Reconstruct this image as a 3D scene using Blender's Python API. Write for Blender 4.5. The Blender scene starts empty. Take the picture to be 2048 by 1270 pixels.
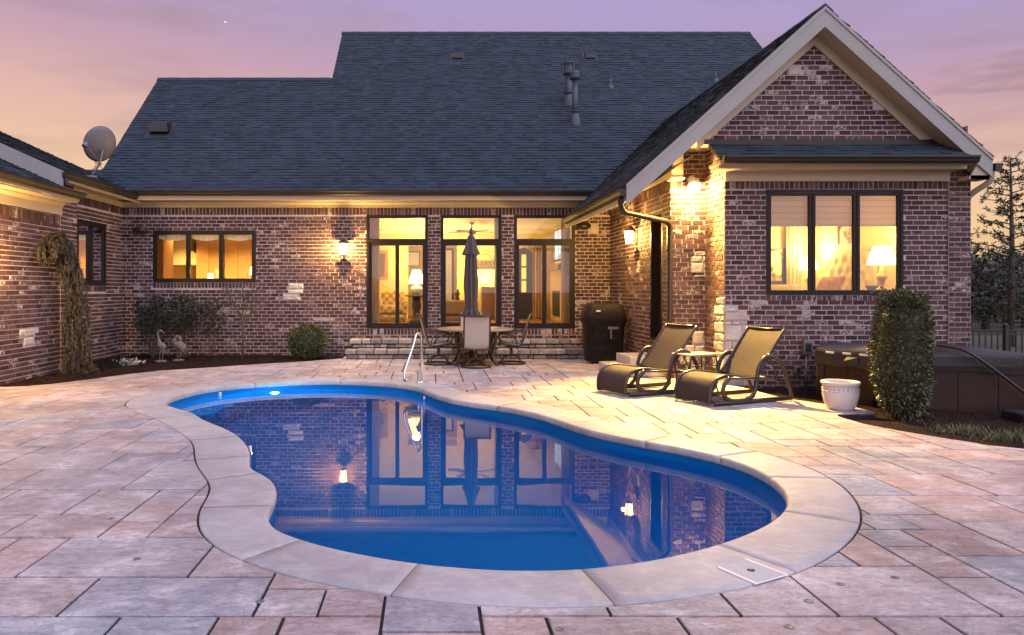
import bpy, bmesh, math, random
from mathutils import Vector, Matrix
from mathutils.geometry import delaunay_2d_cdt
R = random.Random(7)
S = bpy.context.scene
C = S.collection
# ---------------------------------------------------------------- camera
F, PX, PY, CH = 1450.0, 862.0, 578.0, 1.55      # focal length and vanishing point in photo pixels, eye height
cam = bpy.data.cameras.new('camera'); camo = bpy.data.objects.new('camera', cam); C.objects.link(camo)
camo.location = (0, 0, CH); camo.rotation_euler = (math.pi/2, 0, 0)
cam.sensor_fit = 'HORIZONTAL'; cam.sensor_width = 36; cam.lens = 36*F/2048
cam.shift_x = (1024-PX)/2048; cam.shift_y = -(635-PY)/2048
cam.clip_start = 0.05; cam.clip_end = 2000
S.camera = camo
# ---------------------------------------------------------------- sky
w = bpy.data.worlds.new('World'); S.world = w; w.use_nodes = True
nt = w.node_tree; N = nt.nodes; L = nt.links; N.clear()
out = N.new('ShaderNodeOutputWorld'); bg = N.new('ShaderNodeBackground'); L.new(bg.outputs[0], out.inputs[0])
tc = N.new('ShaderNodeTexCoord'); sep = N.new('ShaderNodeSeparateXYZ'); L.new(tc.outputs['Generated'], sep.inputs[0])
def mth(op, a, b=None, c=None):
    q = N.new('ShaderNodeMath'); q.operation = op
    for i, v in enumerate((a, b, c)):
        if v is None: continue
        if isinstance(v, (int, float)): q.inputs[i].default_value = v
        else: L.new(v, q.inputs[i])
    return q.outputs[0]
# the afterglow sits to the left, so the pink reaches higher there
rp = N.new('ShaderNodeValToRGB'); L.new(mth('MULTIPLY', sep.outputs['Z'], mth('MULTIPLY_ADD', sep.outputs['X'], .30, 1.0)), rp.inputs[0])
def s2l(c): return tuple(((x/255+.055)/1.055)**2.4 if x > 10 else x/255/12.92 for x in c)
el = rp.color_ramp.elements
stops = [(0.0, (252,208,134)), (0.08, (248,207,156)), (0.15, (238,198,166)), (0.21, (226,183,174)), (0.265, (202,164,180)),
         (0.31, (184,158,187)), (0.37, (177,161,205)), (0.6, (176,168,218)), (1.0, (172,172,230))]
el[0].position = 0; el[0].color = s2l(stops[0][1])+(1,)
el[1].position = 1; el[1].color = s2l(stops[-1][1])+(1,)
for p, c in stops[1:-1]:
    e = el.new(p); e.color = s2l(c)+(1,)
mp = N.new('ShaderNodeMapping'); mp.inputs['Scale'].default_value = (2.2, 2.2, 12); L.new(tc.outputs['Generated'], mp.inputs[0])
nz = N.new('ShaderNodeTexNoise'); nz.inputs['Scale'].default_value = 2.1; nz.inputs['Detail'].default_value = 6; nz.inputs['Roughness'].default_value = .52
L.new(mp.outputs[0], nz.inputs[0])
mr = N.new('ShaderNodeMapRange'); mr.inputs[1].default_value = .50; mr.inputs[2].default_value = .72; L.new(nz.outputs['Fac'], mr.inputs[0])
# one long low cloud bank to the right, with the same noise breaking its edge
cz = mth('DIVIDE', mth('SUBTRACT', sep.outputs['Z'], .226), .030); cx_ = mth('DIVIDE', mth('SUBTRACT', sep.outputs['X'], .68), .15)
bank = mth('SUBTRACT', 1.0, mth('ADD', mth('MULTIPLY', cz, cz), mth('MULTIPLY', cx_, cx_)))
n9 = N.new('ShaderNodeTexNoise'); n9.inputs['Scale'].default_value = 9; n9.inputs['Detail'].default_value = 6; L.new(mp.outputs[0], n9.inputs[0])
bank = mth('ADD', bank, mth('MULTIPLY', mth('SUBTRACT', n9.outputs['Fac'], .5), 2.6))
bk_ = N.new('ShaderNodeMapRange'); bk_.interpolation_type = 'SMOOTHSTEP'; bk_.inputs[1].default_value = -.15; bk_.inputs[2].default_value = 1.1; L.new(bank, bk_.inputs[0])
ml = N.new('ShaderNodeMath'); ml.operation = 'MULTIPLY'; ml.inputs[1].default_value = .78; L.new(mth('MAXIMUM', mth('MULTIPLY', mr.outputs[0], .6), bk_.outputs[0]), ml.inputs[0])
mx = N.new('ShaderNodeMix'); mx.data_type = 'RGBA'; L.new(ml.outputs[0], mx.inputs[0]); L.new(rp.outputs[0], mx.inputs[6])
mx.inputs[7].default_value = s2l((172,142,152))+(1,)
L.new(mx.outputs[2], bg.inputs[0]); bg.inputs[1].default_value = 1.0
# ---------------------------------------------------------------- last daylight: one very soft sun, high behind the camera
sl = bpy.data.lights.new('sun', 'SUN'); sl.energy = 3.5; sl.angle = math.radians(110); sl.color = (.83, .82, 1.0)
so = bpy.data.objects.new('sun', sl); C.objects.link(so); so.rotation_euler = (math.radians(46), 0, math.radians(34)); so.location = (0, -5, 20)
S.view_settings.view_transform = 'Standard'; S.view_settings.look = 'None'; S.view_settings.exposure = 0.0; S.view_settings.gamma = 1
S.render.engine = 'CYCLES'
S.cycles.use_denoising = True; S.cycles.max_bounces = 8; S.cycles.diffuse_bounces = 3; S.cycles.glossy_bounces = 4
S.cycles.transmission_bounces = 5; S.cycles.transparent_max_bounces = 12; S.cycles.sample_clamp_indirect = 4
S.cycles.blur_glossy = 0.5
# ---------------------------------------------------------------- helpers
def at(px, py, Y): return Vector(((px-PX)/F*Y, Y, CH-(py-PY)/F*Y))
def gr(px, py, z=0.0):
    Y = (CH-z)*F/(py-PY); return Vector(((px-PX)/F*Y, Y, z))
class MB:
    def __init__(s): s.v = []; s.f = []; s.sm = []
    def add(s, vs, fs, smooth=False):
        o = len(s.v); s.v += [tuple(p) for p in vs]
        for f in fs: s.f.append([i+o for i in f]); s.sm.append(smooth)
        return s
    def box(s, x0, x1, y0, y1, z0, z1):
        return s.add([(x0,y0,z0),(x1,y0,z0),(x1,y1,z0),(x0,y1,z0),(x0,y0,z1),(x1,y0,z1),(x1,y1,z1),(x0,y1,z1)],
                     [(0,3,2,1),(4,5,6,7),(0,1,5,4),(1,2,6,5),(2,3,7,6),(3,0,4,7)])
    def bbox(s, x0, x1, y0, y1, z0, z1, b=.01):
        """box with chamfered edges"""
        vs = []; 
        bm = bmesh.new(); bmesh.ops.create_cube(bm, size=1)
        for q in bm.verts: q.co = ((x0+x1)/2+q.co.x*(x1-x0), (y0+y1)/2+q.co.y*(y1-y0), (z0+z1)/2+q.co.z*(z1-z0))
        bmesh.ops.bevel(bm, geom=list(bm.edges), offset=b, segments=2, affect='EDGES', profile=.5)
        bm.verts.index_update(); vs = [q.co.copy() for q in bm.verts]; fs = [[q.index for q in f.verts] for f in bm.faces]; bm.free()
        return s.add(vs, fs)
    def quad(s, a, b, c, d, smooth=False): return s.add([a,b,c,d], [(0,1,2,3)], smooth)
    def prism(s, poly, axis, a, b):
        """poly of 2D points extruded along axis from a to b (axis 0,1,2)"""
        def m(p, t):
            if axis == 0: return (t, p[0], p[1])
            if axis == 1: return (p[0], t, p[1])
            return (p[0], p[1], t)
        n = len(poly)
        return s.add([m(p, a) for p in poly]+[m(p, b) for p in poly],
                     [list(range(n))[::-1], list(range(n, 2*n))]+[(i, (i+1) % n, (i+1) % n+n, i+n) for i in range(n)])
    def tube(s, pts, r, n=8, closed=False, flat=None, smooth=True):
        pts = [Vector(p) for p in pts]; m = len(pts); vs = []; fs = []
        rr = r if isinstance(r, (list, tuple)) else [r]*m
        up = None
        for i, p in enumerate(pts):
            if closed: t = pts[(i+1) % m]-pts[i-1]
            else: t = pts[min(i+1, m-1)]-pts[max(i-1, 0)]
            t.normalize()
            if up is None:
                up = Vector((0,0,1)) if abs(t.z) < .9 else Vector((0,1,0))
                if flat: up = Vector(flat[1])
            u = (up-t*up.dot(t))
            if u.length < 1e-4: u = t.orthogonal()
            u.normalize(); b = t.cross(u); 
            if not flat: up = u
            for k in range(n):
                a = 2*math.pi*k/n
                if flat: vs.append(p+u*math.cos(a)*rr[i]*flat[0]+b*math.sin(a)*rr[i])
                else: vs.append(p+u*math.cos(a)*rr[i]+b*math.sin(a)*rr[i])
        for i in range(m if closed else m-1):
            j = (i+1) % m
            for k in range(n): fs.append((i*n+k, i*n+(k+1) % n, j*n+(k+1) % n, j*n+k))
        s.add(vs, fs, smooth)
        if not closed:
            o = len(s.v)-len(vs)
            s.f.append([o+k for k in range(n)][::-1]); s.sm.append(False)
            s.f.append([o+(m-1)*n+k for k in range(n)]); s.sm.append(False)
        return s
    def lathe(s, prof, n=24, c=(0,0,0), smooth=True, sx=1, sy=1):
        vs = []; fs = []; m = len(prof)
        for r, z in prof:
            for k in range(n):
                a = 2*math.pi*k/n; vs.append((c[0]+r*math.cos(a)*sx, c[1]+r*math.sin(a)*sy, c[2]+z))
        for i in range(m-1):
            for k in range(n): fs.append((i*n+k, i*n+(k+1) % n, (i+1)*n+(k+1) % n, (i+1)*n+k))
        if prof[0][0] > 1e-4: fs.append([k for k in range(n)][::-1])
        if prof[-1][0] > 1e-4: fs.append([(m-1)*n+k for k in range(n)])
        return s.add(vs, fs, smooth)
    def xf(s, M, start=0):
        s.v[start:] = [tuple(M @ Vector(p)) for p in s.v[start:]]; return s
    def build(s, name, mat, parent=None, world=False):
        me = bpy.data.meshes.new(name); me.from_pydata(s.v, [], s.f); me.polygons.foreach_set('use_smooth', s.sm)
        if mat: me.materials.append(mat)
        me.update(); return link(name, me, parent, world)
def link(name, me, parent=None, world=False):
    o = bpy.data.objects.new(name, me); C.objects.link(o)
    if parent:
        o.parent = parent
        if world: o.matrix_parent_inverse = Matrix.Translation(-wloc(parent))
    return o
def wloc(o):
    l = Vector(o.location)
    if o.parent: l = l+wloc(o.parent)+o.matrix_parent_inverse.translation
    return l
def tag(o, label=None, cat=None, group=None, kind=None):
    for k, val in (('label', label), ('category', cat), ('group', group), ('kind', kind)):
        if val: o[k] = val
    return o
def thing(name, loc, label, cat, group=None, rz=0):
    o = bpy.data.objects.new(name, None); C.objects.link(o); o.location = loc; o.rotation_euler = (0,0,rz); o.empty_display_size = .2
    return tag(o, label, cat, group)
def copy_tree(o, parent=None):
    c = o.copy(); C.objects.link(c); c.parent = parent
    for ch in list(o.children): copy_tree(ch, c)
    return c
def catmull(pts, sub=6, closed=False):
    n = len(pts); res = []
    rng = range(n) if closed else range(n-1)
    for i in rng:
        p = [Vector(pts[(i+k) % n] if closed else pts[max(0, min(n-1, i+k))]) for k in (-1,0,1,2)]
        for j in range(sub):
            t = j/sub
            res.append(.5*((2*p[1])+(p[2]-p[0])*t+(2*p[0]-5*p[1]+4*p[2]-p[3])*t*t+(-p[0]+3*p[1]-3*p[2]+p[3])*t**3))
    if not closed: res.append(Vector(pts[-1]))
    return res
def lamp(name, loc, power, color, radius, parent=None, kind='POINT', **kw):
    l = bpy.data.lights.new(name, kind); l.energy = power; l.color = color
    if kind == 'POINT' or kind == 'SPOT': l.shadow_soft_size = radius
    for k, val in kw.items(): setattr(l, k, val)
    o = bpy.data.objects.new(name, l); C.objects.link(o); o.location = loc
    if parent: o.parent = parent; o.matrix_parent_inverse = Matrix.Translation(-wloc(parent))
    return o
# ---------------------------------------------------------------- materials
def mat(name, col, rough=.6, metal=0, spec=.5, var=None, nscale=8, namt=.0, bump=0, bscale=30, isl=0, col2=None, emit=None, estr=0, coat=0, bdist=.01, trans=0, alpha=1):
    """principled material; col2 mixes by noise, isl = per piece brightness spread"""
    m = bpy.data.materials.new(name); m.use_nodes = True; t = m.node_tree; n = t.nodes; l = t.links
    b = n['Principled BSDF']; b.inputs['Roughness'].default_value = rough; b.inputs['Metallic'].default_value = metal
    b.inputs['Specular IOR Level'].default_value = spec; b.inputs['Coat Weight'].default_value = coat
    b.inputs['Transmission Weight'].default_value = trans
    src = None
    rgb = n.new('ShaderNodeRGB'); rgb.outputs[0].default_value = (*col, 1); src = rgb.outputs[0]
    tcn = n.new('ShaderNodeTexCoord')
    if col2 is not None:
        nzn = n.new('ShaderNodeTexNoise'); nzn.inputs['Scale'].default_value = nscale; nzn.inputs['Detail'].default_value = 5
        l.new(tcn.outputs['Object'], nzn.inputs[0])
        r = n.new('ShaderNodeMapRange'); r.inputs[1].default_value = .5-namt; r.inputs[2].default_value = .5+namt; l.new(nzn.outputs['Fac'], r.inputs[0])
        mxn = n.new('ShaderNodeMix'); mxn.data_type = 'RGBA'; l.new(r.outputs[0], mxn.inputs[0]); l.new(src, mxn.inputs[6]); mxn.inputs[7].default_value = (*col2, 1); src = mxn.outputs[2]
    if isl:
        g = n.new('ShaderNodeNewGeometry'); oi = n.new('ShaderNodeObjectInfo')
        a = n.new('ShaderNodeMath'); a.operation = 'MULTIPLY_ADD'; a.inputs[1].default_value = 7.31; l.new(oi.outputs['Random'], a.inputs[0]); l.new(g.outputs['Random Per Island'], a.inputs[2])
        fr = n.new('ShaderNodeMath'); fr.operation = 'FRACT'; l.new(a.outputs[0], fr.inputs[0])
        r2 = n.new('ShaderNodeMapRange'); r2.inputs[3].default_value = 1-isl; r2.inputs[4].default_value = 1+isl; l.new(fr.outputs[0], r2.inputs[0])
        hs = n.new('ShaderNodeHueSaturation'); l.new(r2.outputs[0], hs.inputs['Value']); l.new(src, hs.inputs['Color']); src = hs.outputs[0]
    l.new(src, b.inputs['Base Color'])
    if bump:
        nb = n.new('ShaderNodeTexNoise'); nb.inputs['Scale'].default_value = bscale; nb.inputs['Detail'].default_value = 6; l.new(tcn.outputs['Object'], nb.inputs[0])
        bp = n.new('ShaderNodeBump'); bp.inputs['Strength'].default_value = bump; bp.inputs['Distance'].default_value = bdist; l.new(nb.outputs['Fac'], bp.inputs['Height']); l.new(bp.outputs[0], b.inputs['Normal'])
    if emit: b.inputs['Emission Color'].default_value = (*emit, 1); b.inputs['Emission Strength'].default_value = estr
    return m
def brick_mat():
    m = bpy.data.materials.new('brick'); m.use_nodes = True; t = m.node_tree; n = t.nodes; l = t.links; b = n['Principled BSDF']
    g = n.new('ShaderNodeNewGeometry'); oi = n.new('ShaderNodeObjectInfo')
    a = n.new('ShaderNodeMath'); a.operation = 'MULTIPLY_ADD'; a.inputs[1].default_value = 7.31; l.new(oi.outputs['Random'], a.inputs[0]); l.new(g.outputs['Random Per Island'], a.inputs[2])
    fr = n.new('ShaderNodeMath'); fr.operation = 'FRACT'; l.new(a.outputs[0], fr.inputs[0])
    cr = n.new('ShaderNodeValToRGB'); l.new(fr.outputs[0], cr.inputs[0]); e = cr.color_ramp.elements
    e[0].color = (.036,.018,.022,1); e[1].color = (.135,.076,.070,1)
    for p, c in ((.2,(.068,.033,.033)),(.45,(.094,.044,.042)),(.65,(.050,.029,.032)),(.85,(.106,.055,.051))):
        x = e.new(p); x.color = (*c, 1)
    # pale tumbled smears on some bricks
    pos = n.new('ShaderNodeTexCoord'); ge = n.new('ShaderNodeNewGeometry')
    n1 = n.new('ShaderNodeTexNoise'); n1.inputs['Scale'].default_value = 26; n1.inputs['Detail'].default_value = 4; n1.inputs['Distortion'].default_value = .8; l.new(ge.outputs['Position'], n1.inputs[0])
    n2 = n.new('ShaderNodeTexNoise'); n2.inputs['Scale'].default_value = 2.6; n2.inputs['Detail'].default_value = 3; l.new(ge.outputs['Position'], n2.inputs[0])
    ad = n.new('ShaderNodeMath'); ad.operation = 'ADD'; l.new(n1.outputs['Fac'], ad.inputs[0]); l.new(n2.outputs['Fac'], ad.inputs[1])
    rr = n.new('ShaderNodeMapRange'); rr.inputs[1].default_value = 1.02; rr.inputs[2].default_value = 1.14; rr.inputs[4].default_value = .8; l.new(ad.outputs[0], rr.inputs[0])
    q1 = n.new('ShaderNodeMath'); q1.operation = 'MULTIPLY'; q1.inputs[1].default_value = 17.3; l.new(fr.outputs[0], q1.inputs[0]); q2 = n.new('ShaderNodeMath'); q2.operation = 'FRACT'; l.new(q1.outputs[0], q2.inputs[0])
    q3 = n.new('ShaderNodeMath'); q3.operation = 'GREATER_THAN'; q3.inputs[1].default_value = .80; l.new(q2.outputs[0], q3.inputs[0]); q4 = n.new('ShaderNodeMath'); q4.operation = 'MULTIPLY'; l.new(rr.outputs[0], q4.inputs[0]); l.new(q3.outputs[0], q4.inputs[1])
    mm = n.new('ShaderNodeMix'); mm.data_type = 'RGBA'; l.new(q4.outputs[0], mm.inputs[0]); l.new(cr.outputs[0], mm.inputs[6]); mm.inputs[7].default_value = (.44,.38,.37,1)
    l.new(mm.outputs[2], b.inputs['Base Color']); b.inputs['Roughness'].default_value = .85; b.inputs['Specular IOR Level'].default_value = .25
    n3 = n.new('ShaderNodeTexNoise'); n3.inputs['Scale'].default_value = 45; n3.inputs['Detail'].default_value = 5; l.new(ge.outputs['Position'], n3.inputs[0])
    bp = n.new('ShaderNodeBump'); bp.inputs['Strength'].default_value = .6; bp.inputs['Distance'].default_value = .008; l.new(n3.outputs['Fac'], bp.inputs['Height']); l.new(bp.outputs[0], b.inputs['Normal'])
    return m
def paver_mat(name, cols, scale, light, vein=.07, bd=.035, fine=.22):
    m = bpy.data.materials.new(name); m.use_nodes = True; t = m.node_tree; n = t.nodes; l = t.links; b = n['Principled BSDF']
    g = n.new('ShaderNodeNewGeometry'); oi = n.new('ShaderNodeObjectInfo')
    a = n.new('ShaderNodeMath'); a.operation = 'MULTIPLY_ADD'; a.inputs[1].default_value = 7.31; l.new(oi.outputs['Random'], a.inputs[0]); l.new(g.outputs['Random Per Island'], a.inputs[2])
    fr = n.new('ShaderNodeMath'); fr.operation = 'FRACT'; l.new(a.outputs[0], fr.inputs[0])
    cr = n.new('ShaderNodeValToRGB'); l.new(fr.outputs[0], cr.inputs[0]); e = cr.color_ramp.elements
    e[0].color = (*cols[0], 1); e[1].color = (*cols[-1], 1)
    for i, c in enumerate(cols[1:-1]): x = e.new((i+1)/(len(cols)-1)); x.color = (*c, 1)
    n1 = n.new('ShaderNodeTexNoise'); n1.inputs['Scale'].default_value = scale; n1.inputs['Detail'].default_value = 7; n1.inputs['Roughness'].default_value = .62; n1.inputs['Distortion'].default_value = .6; l.new(g.outputs['Position'], n1.inputs[0])
    r1 = n.new('ShaderNodeMapRange'); r1.inputs[1].default_value = .46; r1.inputs[2].default_value = .72; r1.inputs[4].default_value = .6; l.new(n1.outputs['Fac'], r1.inputs[0])
    mm = n.new('ShaderNodeMix'); mm.data_type = 'RGBA'; l.new(r1.outputs[0], mm.inputs[0]); l.new(cr.outputs[0], mm.inputs[6]); mm.inputs[7].default_value = (*light, 1)
    n0 = n.new('ShaderNodeTexNoise'); n0.inputs['Scale'].default_value = .8; n0.inputs['Detail'].default_value = 4; l.new(g.outputs['Position'], n0.inputs[0])
    r0 = n.new('ShaderNodeMapRange'); r0.inputs[1].default_value = .3; r0.inputs[2].default_value = .7; r0.inputs[3].default_value = .72; r0.inputs[4].default_value = 1.2; l.new(n0.outputs['Fac'], r0.inputs[0])
    hs = n.new('ShaderNodeHueSaturation'); l.new(r0.outputs[0], hs.inputs['Value']); l.new(mm.outputs[2], hs.inputs['Color'])
    l.new(hs.outputs[0], b.inputs['Base Color']); b.inputs['Roughness'].default_value = .62; b.inputs['Specular IOR Level'].default_value = .35
    # slate like relief: stretched noise plus a few clefts
    mpp = n.new('ShaderNodeMapping'); mpp.inputs['Scale'].default_value = (1, 2.2, 1); l.new(g.outputs['Position'], mpp.inputs[0])
    n2 = n.new('ShaderNodeTexNoise'); n2.inputs['Scale'].default_value = 5; n2.inputs['Detail'].default_value = 8; n2.inputs['Roughness'].default_value = .6; n2.inputs['Distortion'].default_value = 1.2; l.new(mpp.outputs[0], n2.inputs[0])
    mq = n.new('ShaderNodeMapping'); mq.inputs['Scale'].default_value = (.7, 1.6, 1); l.new(g.outputs['Position'], mq.inputs[0])
    nf = n.new('ShaderNodeTexNoise'); nf.inputs['Scale'].default_value = 16; nf.inputs['Detail'].default_value = 8; nf.inputs['Roughness'].default_value = .7; nf.inputs['Distortion'].default_value = 1.0; l.new(mq.outputs[0], nf.inputs[0])
    rf = n.new('ShaderNodeMapRange'); rf.inputs[1].default_value = .35; rf.inputs[2].default_value = .65; rf.inputs[3].default_value = 1-fine; rf.inputs[4].default_value = 1+fine; l.new(nf.outputs['Fac'], rf.inputs[0])
    h2 = n.new('ShaderNodeHueSaturation'); l.new(rf.outputs[0], h2.inputs['Value']); l.new(hs.outputs[0], h2.inputs['Color']); hs = h2
    ns = n.new('ShaderNodeTexNoise'); ns.inputs['Scale'].default_value = 42; ns.inputs['Detail'].default_value = 5; ns.inputs['Roughness'].default_value = .7; l.new(mq.outputs[0], ns.inputs[0])
    rs = n.new('ShaderNodeMapRange'); rs.inputs[1].default_value = .50; rs.inputs[2].default_value = .62; l.new(ns.outputs['Fac'], rs.inputs[0])
    r3 = n.new('ShaderNodeMapRange'); r3.inputs[1].default_value = .52; r3.inputs[2].default_value = .66; l.new(n1.outputs['Fac'], r3.inputs[0])
    sm_ = n.new('ShaderNodeMath'); sm_.operation = 'MULTIPLY'; l.new(rs.outputs[0], sm_.inputs[0]); l.new(r3.outputs[0], sm_.inputs[1])
    sm2 = n.new('ShaderNodeMath'); sm2.operation = 'MULTIPLY'; sm2.inputs[1].default_value = min(.85, fine*3); l.new(sm_.outputs[0], sm2.inputs[0])
    mw = n.new('ShaderNodeMix'); mw.data_type = 'RGBA'; l.new(sm2.outputs[0], mw.inputs[0]); l.new(hs.outputs[0], mw.inputs[6]); mw.inputs[7].default_value = (.68,.63,.62,1)
    h3 = n.new('ShaderNodeHueSaturation'); l.new(mw.outputs[2], h3.inputs['Color']); hs = h3
    vo = n.new('ShaderNodeTexNoise'); vo.inputs['Scale'].default_value = 3.1; vo.inputs['Detail'].default_value = 9; vo.inputs['Roughness'].default_value = .68; vo.inputs['Distortion'].default_value = 2.4; l.new(g.outputs['Position'], vo.inputs[0])
    ab = n.new('ShaderNodeMath'); ab.operation = 'SUBTRACT'; ab.inputs[1].default_value = .5; l.new(vo.outputs['Fac'], ab.inputs[0]); ab2 = n.new('ShaderNodeMath'); ab2.operation = 'ABSOLUTE'; l.new(ab.outputs[0], ab2.inputs[0])
    vr = n.new('ShaderNodeMapRange'); vr.inputs[1].default_value = 0; vr.inputs[2].default_value = .011; vr.inputs[3].default_value = vein; vr.inputs[4].default_value = 0; l.new(ab2.outputs[0], vr.inputs[0])
    hd = n.new('ShaderNodeMix'); hd.data_type = 'RGBA'; l.new(vr.outputs[0], hd.inputs[0]); l.new(hs.outputs[0], hd.inputs[6]); hd.inputs[7].default_value = (.16,.11,.09,1)
    l.new(hd.outputs[2], b.inputs['Base Color'])
    sb = n.new('ShaderNodeMath'); sb.operation = 'MULTIPLY_ADD'; sb.inputs[1].default_value = -.5; l.new(vr.outputs[0], sb.inputs[0]); l.new(n2.outputs['Fac'], sb.inputs[2])
    bp = n.new('ShaderNodeBump'); bp.inputs['Strength'].default_value = 1; bp.inputs['Distance'].default_value = bd; l.new(sb.outputs[0], bp.inputs['Height']); l.new(bp.outputs[0], b.inputs['Normal'])
    return m
def glass_mat():
    m = bpy.data.materials.new('window_glass'); m.use_nodes = True; t = m.node_tree; n = t.nodes; l = t.links; n.clear()
    o = n.new('ShaderNodeOutputMaterial'); mx = n.new('ShaderNodeMixShader'); tr = n.new('ShaderNodeBsdfTransparent'); gl = n.new('ShaderNodeBsdfGlossy'); fr = n.new('ShaderNodeFresnel')
    gl.inputs['Roughness'].default_value = .01; fr.inputs[0].default_value = 1.45; tr.inputs[0].default_value = (.94,.95,.93,1)
    l.new(fr.outputs[0], mx.inputs[0]); l.new(tr.outputs[0], mx.inputs[1]); l.new(gl.outputs[0], mx.inputs[2]); l.new(mx.outputs[0], o.inputs[0]); return m
def water_mat():
    m = bpy.data.materials.new('water'); m.use_nodes = True; t = m.node_tree; n = t.nodes; l = t.links; b = n['Principled BSDF']
    b.inputs['Base Color'].default_value = (.30,.86,1,1); b.inputs['Roughness'].default_value = .0; b.inputs['IOR'].default_value = 1.33; b.inputs['Transmission Weight'].default_value = 1
    g = n.new('ShaderNodeNewGeometry'); mp_ = n.new('ShaderNodeMapping'); mp_.inputs['Scale'].default_value = (.6, 1, 1); l.new(g.outputs['Position'], mp_.inputs[0])
    n1 = n.new('ShaderNodeTexNoise'); n1.inputs['Scale'].default_value = 1.3; n1.inputs['Detail'].default_value = 2.5; l.new(mp_.outputs[0], n1.inputs[0])
    bp = n.new('ShaderNodeBump'); bp.inputs['Strength'].default_value = .055; bp.inputs['Distance'].default_value = .02; l.new(n1.outputs['Fac'], bp.inputs['Height']); l.new(bp.outputs[0], b.inputs['Normal'])
    return m
def leaf_mat(name, c1, c2, rough=.55, tr=.25):
    m = bpy.data.materials.new(name); m.use_nodes = True; t = m.node_tree; n = t.nodes; l = t.links; b = n['Principled BSDF']
    g = n.new('ShaderNodeNewGeometry'); mx_ = n.new('ShaderNodeMix'); mx_.data_type = 'RGBA'; l.new(g.outputs['Random Per Island'], mx_.inputs[0]); mx_.inputs[6].default_value = (*c1, 1); mx_.inputs[7].default_value = (*c2, 1)
    l.new(mx_.outputs[2], b.inputs['Base Color']); b.inputs['Roughness'].default_value = rough; return m
def cloth_mat(name, col):
    m = bpy.data.materials.new(name); m.use_nodes = True; t = m.node_tree; n = t.nodes; l = t.links; n.clear()
    o = n.new('ShaderNodeOutputMaterial'); mx = n.new('ShaderNodeMixShader'); d = n.new('ShaderNodeBsdfDiffuse'); tr = n.new('ShaderNodeBsdfTranslucent'); mx.inputs[0].default_value = .55
    d.inputs[0].default_value = (*col, 1); tr.inputs[0].default_value = (*col, 1); l.new(d.outputs[0], mx.inputs[1]); l.new(tr.outputs[0], mx.inputs[2]); l.new(mx.outputs[0], o.inputs[0]); return m
def glow(name, col, strg):
    m = bpy.data.materials.new(name); m.use_nodes = True; n = m.node_tree.nodes; b = n['Principled BSDF']
    b.inputs['Base Color'].default_value = (*col, 1); b.inputs['Emission Color'].default_value = (*col, 1); b.inputs['Emission Strength'].default_value = strg; return m
M = {}
M['brick'] = brick_mat()
M['mortar'] = mat('mortar', (.47,.41,.40), .9, col2=(.36,.31,.30), nscale=6, namt=.2, bump=.4, bscale=80)
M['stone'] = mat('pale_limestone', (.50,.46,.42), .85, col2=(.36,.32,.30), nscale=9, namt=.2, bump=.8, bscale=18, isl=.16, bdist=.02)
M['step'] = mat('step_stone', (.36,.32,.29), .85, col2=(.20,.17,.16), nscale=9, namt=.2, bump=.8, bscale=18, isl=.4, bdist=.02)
M['shingle'] = mat('asphalt_shingle', (.023,.037,.052), .8, col2=(.017,.028,.040), nscale=1.6, namt=.2, isl=.22, bump=.5, bscale=220, spec=.35)
M['roof_base'] = mat('roof_felt', (.012,.015,.019), .9)
M['trim'] = mat('cream_trim', (.43,.35,.25), .55, col2=(.40,.33,.24), nscale=3, namt=.2)
M['soffit'] = mat('vinyl_soffit', (.42,.34,.24), .6)
M['rake'] = mat('skylit_rake_board', (.29,.28,.26), .5, col2=(.26,.255,.235), nscale=3, namt=.2)  # rake boards are trim; the sky's grey cast is put into this colour
M['gutter'] = mat('bronze_aluminium', (.020,.014,.012), .45, spec=.35)
M['frame'] = mat('bronze_window_frame', (.012,.007,.006), .5, spec=.25)
M['glass'] = glass_mat()
PC = [(.32,.24,.23),(.39,.30,.28),(.33,.30,.31),(.42,.33,.30),(.28,.30,.34),(.37,.28,.28),(.43,.31,.27),(.27,.29,.34),(.36,.26,.25),(.42,.38,.38),(.38,.31,.30)]
M['paver'] = paver_mat('stamped_concrete', PC, 3.2, (.62,.56,.55))
M['coping'] = paver_mat('smooth_coping_concrete', [(.36,.335,.33),(.39,.36,.35),(.37,.345,.34)], 5, (.50,.475,.46), .02, .012, .09)
M['grout'] = mat('dark_joint', (.020,.014,.012), .95)
M['concrete'] = mat('concrete', (.40,.37,.34), .8, col2=(.33,.30,.28), nscale=4, namt=.2)
M['shell'] = mat('blue_gelcoat', (.0,.118,.345), .4, spec=.1)
M['water'] = water_mat()
M['mulch'] = mat('mulch', (.012,.007,.006), .95, spec=.1, col2=(.022,.012,.009), nscale=40, namt=.15, bump=1, bscale=60, isl=.4, bdist=.03)
M['chip'] = mat('mulch_chip', (.022,.012,.010), .95, spec=.1, isl=.8)
M['lawn'] = mat('lawn', (.045,.055,.022), .9, col2=(.06,.05,.025), nscale=3, namt=.2, bump=1, bscale=40)
M['bark'] = mat('bark', (.075,.055,.042), .9, bump=.8, bscale=40)
M['box'] = leaf_mat('boxwood_leaf', (.030,.045,.014), (.085,.095,.030))
M['holly'] = leaf_mat('holly_leaf', (.028,.040,.014), (.105,.105,.045), .35)
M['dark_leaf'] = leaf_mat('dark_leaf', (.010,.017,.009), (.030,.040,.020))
M['weep'] = leaf_mat('weeping_needle', (.026,.024,.014), (.070,.050,.030))
M['conifer'] = leaf_mat('conifer_needle', (.022,.028,.014), (.050,.045,.022))
M['far_leaf'] = leaf_mat('far_leaf', (.020,.026,.016), (.05,.055,.03))
M['grass'] = leaf_mat('grass_blade', (.060,.075,.025), (.16,.15,.06))
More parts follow.
